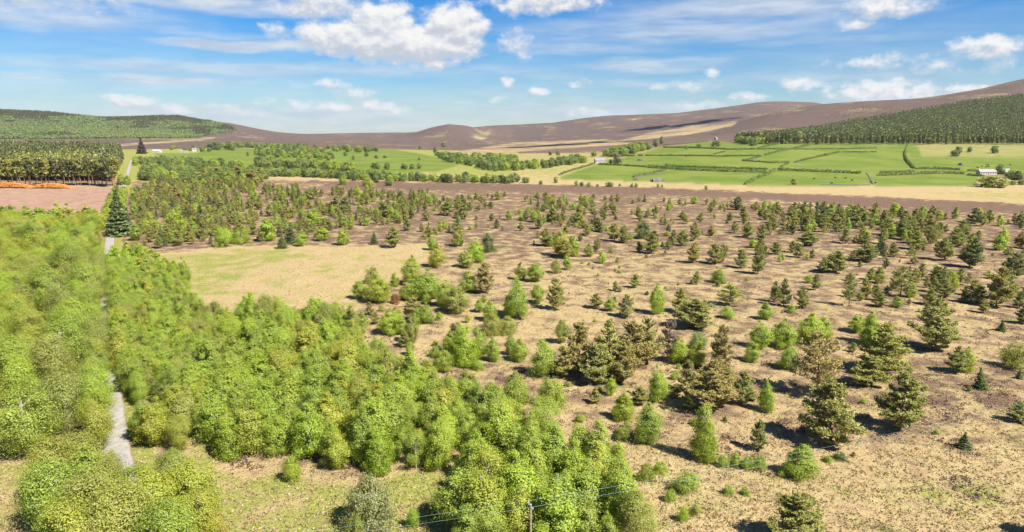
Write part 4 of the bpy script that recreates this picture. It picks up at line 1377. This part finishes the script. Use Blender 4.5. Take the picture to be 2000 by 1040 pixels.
HEDGES = [
    ([(1092, 343), (1120, 333), (1160, 321)], 2.4, "hedge climbing the left end of the pastures towards the pale cottage"),
    ([(1170, 322), (1215, 324), (1262, 327)], 2.8, "hedge running right from the pale cottage to the stony gap"),
    ([(1265, 328), (1345, 333), (1420, 336), (1497, 338)], 4.6, "long thick gorse hedge across the middle of the pastures, right of the stony gap"),
    ([(1300, 325), (1400, 329), (1500, 332)], 2.6, "thinner hedge just above the long thick hedge"),
    ([(1514, 332), (1499, 342), (1475, 351), (1455, 361)], 3.2, "hedge bending down to the straw band left of the cattle"),
    ([(1521, 333), (1600, 336.5), (1681, 340)], 3.6, "thick hedge above the pasture with the black cattle"),
    ([(1450, 315), (1508, 319), (1541, 318)], 2.6, "short hedge at the foot of the stepped pasture"),
    ([(1486, 306), (1470, 310), (1450, 314)], 1.8, "short low hedge joining the stepped pasture corner"),
    ([(1541, 319), (1531, 324), (1521, 331)], 2.4, "short hedge dropping to the thick hedge by the gateway"),
    ([(1553, 318), (1580, 311), (1609, 305), (1640, 298)], 2.8, "slanting hedge right of the stepped pasture with one small tree"),
    ([(1646, 298), (1712, 298)], 2.2, "short level hedge at the top of the large open pasture"),
    ([(1495, 304), (1520, 297), (1548, 291.5), (1595, 282)], 2.8, "slanting hedge climbing to the plantation edge"),
    ([(1295, 289), (1375, 290.5), (1425, 293), (1480, 292.5), (1535, 292.5)], 3.0, "long upper hedge left of the slanting hedge"),
    ([(1551, 292.5), (1630, 292), (1712, 290.5)], 2.2, "long upper hedge right of the slanting hedge"),
    ([(1480, 291), (1505, 284.5), (1527, 281.5)], 2.6, "short hedge reaching the dark corner of the plantation"),
    ([(1222, 305.5), (1240, 305.5)], 2.6, "shortest hedge piece below the cottage copse"),
    ([(1246, 305), (1256, 305)], 3.0, "small square hedge piece left of the long level hedge"),
    ([(1260, 305), (1340, 305), (1420, 306), (1486, 305.5)], 2.6, "long level hedge above the large pasture right of the cottage"),
    ([(1394, 302), (1416, 297)], 2.0, "tiny slanting hedge on the narrow upper pasture"),
    ([(1237, 347), (1265, 341), (1300, 334)], 2.8, "curving hedge between the two lowest left pastures"),
    ([(1295, 284), (1340, 281), (1385, 277)], 2.2, "top hedge leading to the white gabled cottage"),
    ([(1768, 296), (1767, 303), (1770, 313), (1785, 330)], 3.4, "curving hedge running down between the pastures on the right"),
    ([(1772, 283), (1768, 295)], 1.6, "low hedge from the plantation edge down to the curving hedge"),
    ([(1714, 344), (1788, 341), (1840, 340), (1884, 341)], 3.8, "thick hedge above the lowest pasture by the steading"),
    ([(1788, 331), (1830, 331), (1875, 333)], 3.2, "hedge parallel to and above the thick steading hedge"),
    ([(1719, 338), (1786, 336)], 2.4, "low hedge left of the curving hedge foot"),
    ([(1890, 335), (1907, 335)], 3.0, "short bushy hedge beside the steading gable"),
    ([(1890, 343), (1924, 346)], 3.0, "short hedge below the steading"),
]
for pts, hh, lab in HEDGES:
    hh *= .82
    x, y = path_m(pts, .5)
    if len(x) < 3: continue
    n = len(x)
    per = 7
    xr = np.repeat(x, per); yr = np.repeat(y, per); m_ = n * per
    wv = .75 + .5 * vnoise(xr / 5, yr / 5, 13) + .35 * vnoise(xr / 1.8, yr / 1.8, 14) - .2
    a = R6.uniform(0, math.pi, m_)
    rr = R6.uniform(.6, 1.05, m_)
    wd = hh * .5
    tx_ = np.gradient(x); ty_ = np.gradient(y); l_ = np.hypot(tx_, ty_) + 1e-6
    sx, sy = np.repeat(ty_ / l_, per), np.repeat(-tx_ / l_, per)
    off = np.cos(a) * wd * rr * wv
    px_, py_ = xr + sx * off + R6.normal(0, .25, m_), yr + sy * off + R6.normal(0, .25, m_)
    pz = tz(xr, yr) + np.maximum(.1, np.sin(a) * hh * rr * wv)
    nrm = unit(np.stack([sx * np.cos(a), sy * np.cos(a), np.sin(a) + .2], -1) + .5 * R6.normal(size=(m_, 3)))
    v, f = leaves(np.stack([px_, py_, pz], -1), nrm, .95, R6)
    o = link('hedge', mesh_np('hedge', v, f, [MAT_LEAF]), label=lab, category='hedge', group='hedges between the pastures')
    o.color = shade_of('gorse', R6)

WALLS = [
    ([(1692, 338), (1698, 346), (1705, 361)], .5, .5, "tumbled grey stone wall left of the lowest steading pasture"),
    ([(1300, 326), (1290, 331)], .6, 2.0, "pale stone heap in the hedge gap above the pastures"),
    ([(1600, 361.5), (1650, 362.5), (1700, 362.5)], .6, .6, "low grey stone wall along the foot of the cattle pasture"),
    ([(1241, 347), (1270, 342), (1298, 336)], .5, .5, "pale stone wall under the curving hedge"),
    ([(1470, 313), (1482, 308)], .7, .9, "pale stone wall inside the stepped pasture corner"),
]
for pts, hh, ww, lab in WALLS:
    x, y = path_m(pts, 1.0)
    parts = []
    for k in range(len(x)):
        z0 = float(tz(x[k], y[k]))
        for j in range(2):
            sx, sy, sz_ = R6.uniform(.35, .7), R6.uniform(.4, .6) * ww, R6.uniform(.25, .5) * hh
            c_ = np.array([x[k] + R6.normal(0, .15), y[k] + R6.normal(0, .15), z0 + sz_ + j * hh * .55])
            q = np.array([[i_, j_, k_] for k_ in (-1, 1) for j_ in (-1, 1) for i_ in (-1, 1)]) * np.array([sx, sy, sz_]) * R6.uniform(.75, 1.1, (8, 3))
            parts.append((q + c_, np.array([[0, 2, 3, 1], [4, 5, 7, 6], [0, 1, 5, 4], [2, 6, 7, 3], [0, 4, 6, 2], [1, 3, 7, 5]])))
    v, f = merge(parts)
    link('stone_wall', mesh_np('stone_wall', v, f, [MAT_STONE]), label=lab, category='stone wall', kind='thing')


def boulder(u, vt, vb, wpx, lab):
    g = ground(u, vb)
    d = g[1]
    w, h = wpx * d / FPX, max(.5, top_height(*g, vt))
    parts = []
    for k in range(26):
        th, r_ = R6.uniform(0, 6.28), math.sqrt(R6.uniform(0, 1)) * w / 2
        zc = h * (1 - (2 * r_ / w) ** 2) * R6.uniform(.2, .85)
        rad = w * R6.uniform(.08, .16)
        q = unit(R6.normal(size=(8, 3)))
        q = np.array([[i_, j_, k_] for k_ in (-1, 1) for j_ in (-1, 1) for i_ in (-1, 1)]) * rad * R6.uniform(.55, 1.05, (8, 3))
        parts.append((q + np.array([g[0] + r_ * math.cos(th), g[1] + r_ * math.sin(th), g[2] + zc]), np.array([[0, 2, 3, 1], [4, 5, 7, 6], [0, 1, 5, 4], [2, 6, 7, 3], [0, 4, 6, 2], [1, 3, 7, 5]])))
    v, f = merge(parts)
    link('stone_heap', mesh_np('stone_heap', v, f, [MAT_STONE]), label=lab, category='stone heap')


boulder(1242, 346, 352, 11, "grey stone heap at the foot of the curving hedge")
boulder(1876, 316, 323, 10, "round grey stone heap alone on the pasture above the steading")
boulder(1285, 352, 355, 28, "flat pale stone heap on the lower edge of the long pasture")
boulder(1250, 310, 314, 12, "pale stone heap on the pasture right of the cottage trees")

# ------------------------------------------------------------------ buildings
MAT_WHITE = simple_mat("white_harling", (.40, .38, .345), (.50, .48, .445), 1.0)
MAT_GREYWALL = simple_mat("granite_wall", (.34, .32, .30), (.50, .47, .44), 1.5)
MAT_SLATE = simple_mat("slate_roof", (.15, .15, .165), (.26, .25, .265), 1.2, .7, .3)
MAT_PALEROOF = simple_mat("sheet_roof", (.40, .45, .50), (.54, .60, .66), .7, .5, .4)
MAT_MAUVE = simple_mat("old_sheet_roof", (.24, .205, .205), (.34, .30, .30), .7, .7, .2)
MAT_GLASS = simple_mat("window_glass", (.02, .025, .03), (.04, .05, .06), 1.0, .15, .5)
MAT_WOOD = simple_mat("painted_wood", (.10, .08, .07), (.17, .14, .12), 3.0)


def box(x0, x1, y0, y1, z0, z1):
    v = np.array([[x, y, z] for z in (z0, z1) for y in (y0, y1) for x in (x0, x1)], float)
    return v, np.array([[0, 2, 3, 1], [4, 5, 7, 6], [0, 1, 5, 4], [2, 6, 7, 3], [0, 4, 6, 2], [1, 3, 7, 5]])


def house(name, u, vb, L, D, H, R, rot, wallm, roofm, lab, cat='house', nwin=3, chim=2, door=True):
    g = ground(u, vb)
    root = link(name, None, label=lab, category=cat)
    root.location = (g[0], g[1], g[2] - .1)
    root.rotation_euler = (0, 0, math.radians(rot))
    v, f = box(-L / 2, L / 2, -D / 2, D / 2, -.6, H)
    n0 = len(v)
    gv = np.array([[-L / 2, 0, H + R], [L / 2, 0, H + R]])
    v = np.concatenate([v, gv])
    tri = [(4, 6, 8, 8), (5, 9, 7, 7)]
    me_ = bpy.data.meshes.new('wall')
    me_.from_pydata(v.tolist(), [], [tuple(q) for q in f.tolist() if q != [4, 5, 7, 6]] + [(4, 8, 6), (5, 7, 9), (4, 5, 9, 8), (6, 8, 9, 7)])
    me_.materials.append(wallm)
    link('wall', me_, root)
    e = .35
    k = R / (D / 2)
    for s_ in (-1, 1):
        a = np.array([[-L / 2 - e, 0, H + R + .06], [L / 2 + e, 0, H + R + .06], [L / 2 + e, s_ * (D / 2 + e), H - k * e + .06], [-L / 2 - e, s_ * (D / 2 + e), H - k * e + .06]])
        b = a + np.array([0, 0, .16])
        q = [(0, 1, 2, 3), (7, 6, 5, 4), (0, 4, 5, 1), (1, 5, 6, 2), (2, 6, 7, 3), (3, 7, 4, 0)]
        m2 = bpy.data.meshes.new('roof'); m2.from_pydata(np.concatenate([a, b]).tolist(), [], q); m2.materials.append(roofm)
        link('roof', m2, root)
    for c_ in range(chim):
        cx = (-1 if c_ == 0 else 1) * (L / 2 - .6)
        link('chimney', mesh_np('chimney', *box(cx - .45, cx + .45, -.4, .4, H + R - .7, H + R + 1.0), [wallm]), root)
    for c_ in range(nwin):
        cx = -L / 2 + L * (c_ + .5) / nwin
        if door and c_ == nwin // 2:
            link('door', mesh_np('door', *box(cx - .5, cx + .5, -D / 2 - .06, -D / 2 + .05, .1, 2.1), [MAT_WOOD]), root)
            continue
        wn = link('window', mesh_np('window', *box(cx - .6, cx + .6, -D / 2 - .07, -D / 2 + .05, .9, 2.2), [MAT_WHITE]), root)
        link('pane', mesh_np('pane', *box(cx - .48, cx + .48, -D / 2 - .09, -D / 2 - .04, 1.02, 2.08), [MAT_GLASS]), wn)
    return root


house('cottage', 1171, 318, 13, 6.5, 2.9, 2.6, 14, MAT_WHITE, MAT_SLATE, "pale cottage with grey roof and dark windows at the left end of the pastures", 'cottage', 5)
house('farm_steading', 1926, 341, 17.5, 6, 2.6, 2.4, 4, MAT_WHITE, MAT_MAUVE, "long low steading with mauve grey roof left of the dark tree", 'farm building', 7, 1)
house('farm_outbuilding', 1964, 341, 6.5, 6, 3.0, 2.6, 6, MAT_WHITE, MAT_MAUVE, "small white gabled outbuilding right of the dark tree by the steading", 'farm building', 2, 0, False)
house('gabled_cottage', 1398, 273, 8.5, 6, 3.4, 3.2, 52, MAT_WHITE, MAT_SLATE, "white gabled cottage at the corner of the dark plantation", 'cottage', 3)
house('farm_shed', 307, 298, 15, 9, 3.4, 1.8, -6, MAT_WHITE, MAT_PALEROOF, "white farm shed with pale blue roof beside the purplish conifer", 'farm building', 3, 0)
house('low_shed', 359, 298, 14, 6, 2.0, 1.4, 4, MAT_GREYWALL, MAT_MAUVE, "low pale shed between the farm shed and the white house", 'farm building', 3, 0)
house('white_house', 380, 297, 8, 6.5, 4.4, 2.8, 20, MAT_WHITE, MAT_SLATE, "white farmhouse with dark roof beside the left pasture", 'house', 3)
house('grey_barn', 1253, 288, 16, 7, 2.6, 2.4, -8, MAT_GREYWALL, MAT_MAUVE, "grey roofed barn half hidden behind the cottage copse", 'farm building', 4, 0)
house('small_croft', 1278, 288, 8, 5.5, 2.6, 2.3, 10, MAT_WHITE, MAT_SLATE, "small white croft right of the grey roofed barn", 'cottage', 3, 1)

# ------------------------------------------------------------------ cattle and sheep
MAT_COW = simple_mat("black_hide", (.012, .011, .010), (.03, .026, .023), 2.0, .7)
MAT_FLEECE = simple_mat("fleece", (.50, .47, .42), (.66, .63, .58), 4.0, .95)


def animal(kind):
    if kind == 'cow':
        v = [(-.95, 0, 1.12), (-.45, 0, 1.02), (.2, 0, .98), (.75, 0, 1.05), (1.05, 0, 1.25), (1.35, 0, 1.32), (1.65, 0, 1.12),
             (-.85, .24, .95), (-.98, .25, .52), (-.86, .25, .03), (-.85, -.24, .95), (-.98, -.25, .52), (-.86, -.25, .03),
             (.68, .22, .9), (.70, .23, .45), (.66, .23, .03), (.68, -.22, .9), (.70, -.23, .45), (.66, -.23, .03), (-1.12, 0, 1.1), (-1.16, 0, .45)]
        r = [.30, .40, .42, .38, .24, .17, .10, .20, .10, .07, .20, .10, .07, .16, .08, .065, .16, .08, .065, .05, .035]
        e = [(0, 1), (1, 2), (2, 3), (3, 4), (4, 5), (5, 6), (0, 7), (7, 8), (8, 9), (0, 10), (10, 11), (11, 12), (3, 13), (13, 14), (14, 15), (3, 16), (16, 17), (17, 18), (0, 19), (19, 20)]
    else:
        v = [(-.4, 0, .62), (.0, 0, .60), (.38, 0, .64), (.6, 0, .80), (.82, 0, .74), (-.36, .14, .4), (-.38, .14, .03), (-.36, -.14, .4), (-.38, -.14, .03), (.34, .13, .4), (.34, .13, .03), (.34, -.13, .4), (.34, -.13, .03)]
        r = [.25, .29, .26, .14, .08, .07, .035, .07, .035, .06, .035, .06, .035]
        e = [(0, 1), (1, 2), (2, 3), (3, 4), (0, 5), (5, 6), (0, 7), (7, 8), (2, 9), (9, 10), (2, 11), (11, 12)]
    me_ = bpy.data.meshes.new(kind)
    me_.from_pydata(v, e, [])
    tmp = bpy.data.objects.new('tmp', me_); col.objects.link(tmp)
    mod = tmp.modifiers.new('s', 'SKIN')
    for k, rr in enumerate(r): me_.skin_vertices[0].data[k].radius = (rr, rr)
    me_.skin_vertices[0].data[1].use_root = True
    sb = tmp.modifiers.new('d', 'SUBSURF'); sb.levels = 1; sb.render_levels = 1
    dg = bpy.context.evaluated_depsgraph_get()
    out_ = bpy.data.meshes.new_from_object(tmp.evaluated_get(dg))
    out_.name = kind
    bpy.data.objects.remove(tmp)
    out_.materials.clear(); out_.materials.append(MAT_COW if kind == 'cow' else MAT_FLEECE)
    for p in out_.polygons: p.use_smooth = True
    return out_


COW, SHEEP = animal('cow'), animal('sheep')
COWS = [(1590, 351, 10, "black cow alone nearest the round tree in the cattle pasture"), (1631, 349, 170, "black cow standing highest in the cattle pasture"),
        (1651, 350, 200, "black cow beside the highest one in the cattle pasture"), (1664, 354, 20, "black cow lower right of the pair in the cattle pasture"),
        (1624, 360, 95, "black cow at the foot wall of the cattle pasture"), (1701, 358, 180, "black cow at the gap beside the tumbled wall"), (1710, 359, 30, "black cow just right of the one at the tumbled wall"),
        (1918, 326.5, 15, "black cow on the pasture above the steading chimney"), (1928.5, 324, 160, "black cow highest of the huddle above the steading"), (1926, 327.5, 190, "black cow lowest of the huddle above the steading"),
        (1931, 326.8, 10, "black cow rightmost of the huddle above the steading"), (1909, 329, 90, "black cow beside the steading's left gable"), (1973, 323.5, 20, "black cow alone right of the steading's dark tree")]
for u, v, r_, lab in COWS:
    o = link('cow', COW, label=lab, category='cow', group='black cattle on the pastures')
    g = ground(u, v); o.location = g; o.rotation_euler = (0, 0, math.radians(r_ + 12)); o.scale = (1.1, 1.1, 1.1)
for u, v, r_, lab in [(1928, 310, 20, "white sheep lower of the two above the cattle"), (1934, 306, 200, "white sheep upper of the two above the cattle")]:
    o = link('sheep', SHEEP, label=lab, category='sheep', group='white sheep on the high pasture')
    g = ground(u, v); o.location = g; o.rotation_euler = (0, 0, math.radians(r_)); o.scale = (1.3, 1.3, 1.3)

# ------------------------------------------------------------------ log pile on the felled ground
MAT_LOG = simple_mat("cut_timber", (.56, .22, .035), (.70, .33, .07), 1.6, .8)
MAT_LOGBARK = simple_mat("log_bark", (.42, .16, .04), (.54, .23, .06), 1.6, .9)


def log_pile(u0, u1, vb, hmax, lab):
    a, b = np.array(ground(u0, vb)), np.array(ground(u1, vb))
    parts, mats_ = [], []
    L = np.linalg.norm(b[:2] - a[:2])
    n = int(L * 26)
    hex_ = np.arange(6) * math.pi / 3
    for k in range(n):
        t_ = R6.uniform(0, 1)
        hx = hmax * (1 - abs(2 * t_ - 1) ** 2.5) 
        c_ = a + (b - a) * t_
        dep_ = R6.uniform(-3.0, 3.0)
        z = c_[2] + max(.15, hx * (1 - (max(0, abs(dep_) - .4) / 3.2) ** 1.5)) * R6.uniform(.75, 1)
        r_ = R6.uniform(.14, .26); l_ = R6.uniform(1.3, 2.4)
        ang = R6.normal(1.35, .25); tilt = R6.normal(0, .10)
        d = np.array([math.cos(ang) * math.cos(tilt), math.sin(ang) * math.cos(tilt), math.sin(tilt)])
        s_ = unit(np.cross(d, [0, 0, 1.])); up_ = np.cross(s_, d)
        c3 = np.array([c_[0], c_[1] + dep_, z])
        ring = r_ * (np.cos(hex_)[:, None] * s_ + np.sin(hex_)[:, None] * up_)
        v = np.concatenate([c3 - d * l_ + ring, c3 + d * l_ + ring])
        f = [[i_, (i_ + 1) % 6, 6 + (i_ + 1) % 6, 6 + i_] for i_ in range(6)] + [[0, 3, 2, 1], [0, 5, 4, 3]]
        parts.append((v, np.array(f))); mats_ += [1] * 6 + [0] * 2
    v, f = merge(parts)
    link('log_pile', mesh_np('log_pile', v, f, [MAT_LOG, MAT_LOGBARK], mats_), label=lab, category='log pile', group='orange log piles on the felled ground')


log_pile(-60, 72, 367, 4.2, "long orange log pile reaching the picture edge on the felled ground")
log_pile(58, 142, 368, 4.0, "orange log pile tapering right towards the road")

# ------------------------------------------------------------------ overhead line
MAT_POLE = simple_mat("pole_timber", (.20, .15, .11), (.34, .27, .21), 5.0, .9)
MAT_WIRE = simple_mat("verdigris_wire", (.13, .27, .25), (.20, .36, .33), 1.0, .5, .4)
MAT_METAL = simple_mat("galvanised_steel", (.42, .43, .44), (.55, .56, .57), 4.0, .45, .5)
POLES = [(-62.0, 56.5), (2.1, 70.0), (112.0, 112.5)]
PLAB = ["wooden line pole out past the near grass", "wooden line pole with steel crossarm rising in front of the bright birches", "wooden line pole out beyond the dark heather"]
heads = []
for k, (x, y) in enumerate(POLES):
    z = float(tz(x, y))
    tdir = np.array(POLES[min(k + 1, 2)]) - np.array(POLES[max(k - 1, 0)]); tdir = tdir / np.linalg.norm(tdir)
    nd_ = np.array([tdir[1], -tdir[0], 0])
    pt = link('power_pole', None, label=PLAB[k], category='power pole', group='poles of the overhead line')
    pt.location = (x, y, z)
    v, f = tube([(0, 0, -.6), (0, 0, 3), (0, 0, 6), (0, 0, 8.75)], [.17, .155, .14, .12], 10)
    link('post', mesh_np('post', v, f, [MAT_POLE], None, True), pt)
    v, f = merge([tube([(0, 0, 8.7), (0, 0, 8.78)], [.125, .02], 10)])
    link('cap', mesh_np('cap', v, f, [MAT_METAL]), pt)
    v, f = tube([nd_ * -.75 + np.array([0, 0, 8.45]), nd_ * .75 + np.array([0, 0, 8.45])], [.06, .06], 4)
    link('crossarm', mesh_np('crossarm', v, f, [MAT_METAL]), pt)
    hh = []
    for s_ in (-.7, .7):
        p = nd_ * s_ + np.array([0, 0, 8.5])
        v, f = tube([p, p + np.array([0, 0, .12]), p + np.array([0, 0, .2]), p + np.array([0, 0, .3])], [.05, .09, .06, .03], 8)
        link('insulator', mesh_np('insulator', v, f, [MAT_WHITE], None, True), pt)
        hh.append(p + np.array([x, y, z + .3]))
    heads.append(hh)
for k in range(2):
    for j in range(2):
        a, b = heads[k][j], heads[k + 1][j]
        t_ = np.linspace(0, 1, 41)[:, None]
        sag = 1.5 if k == 1 else .8
        pts = a + (b - a) * t_ + np.array([0, 0, -1]) * sag * 4 * t_ * (1 - t_)
        v, f = tube(pts, np.full(41, .009), 4)
        lab = ("upper" if j == 0 else "lower") + (" wire of the overhead line running left from the pole" if k == 0 else " wire of the overhead line running right over the moor")
        link('overhead_wire', mesh_np('overhead_wire', v, f, [MAT_WIRE]), label=lab, category='wire', group='wires of the overhead line')

# ------------------------------------------------------------------ clouds above, outside the picture, that shade the far hills
MAT_CLOUD = simple_mat("cloud_white", (.8, .8, .8), (.9, .9, .9), .01, 1.0, 0.0)
import bmesh
for u, v, rx, ry in ((1085, 284, 420, 420), (1370, 240, 320, 260), (1270, 251, 300, 200)):
    g = np.array(ground(u, v))
    c_ = g - np.array(ldir) * (1100 / math.sin(SUN_EL))
    bm = bmesh.new()
    for k in range(60):
        th, r_ = R6.uniform(0, 6.28), abs(R6.normal(0, .5))
        q = bmesh.ops.create_icosphere(bm, subdivisions=2, radius=R6.uniform(.05, .19) * max(.35, 1.25 - r_))
        for w_ in q['verts']:
            w_.co = Vector(((w_.co.x + r_ * math.cos(th)) * rx, (w_.co.y + r_ * math.sin(th)) * ry, w_.co.z * 130 * max(.4, 1.4 - r_)))
    me_ = bpy.data.meshes.new('cloud'); bm.to_mesh(me_); bm.free()
    me_.materials.append(MAT_CLOUD)
    for p in me_.polygons: p.use_smooth = True
    o = link('cloud', me_, kind='structure'); o.location = c_


# ------------------------------------------------------------------ air
HAZE = 2.3e-5
mt_ = bpy.data.materials.new("haze"); mt_.use_nodes = True
t = NT(mt_.node_tree); t.n.clear()
out = t.node('ShaderNodeOutputMaterial')
pv = t.node('ShaderNodeVolumePrincipled')
pv.inputs['Color'].default_value = (.80, .88, 1.0, 1)
pv.inputs['Density'].default_value = HAZE
pv.inputs['Anisotropy'].default_value = 0.2
t.l.new(pv.outputs[0], out.inputs['Volume'])
v, f = box(-19000, 19000, -7000, 15000, -60, 420)
link('haze', mesh_np('haze', v, f, [mt_]), kind='stuff')
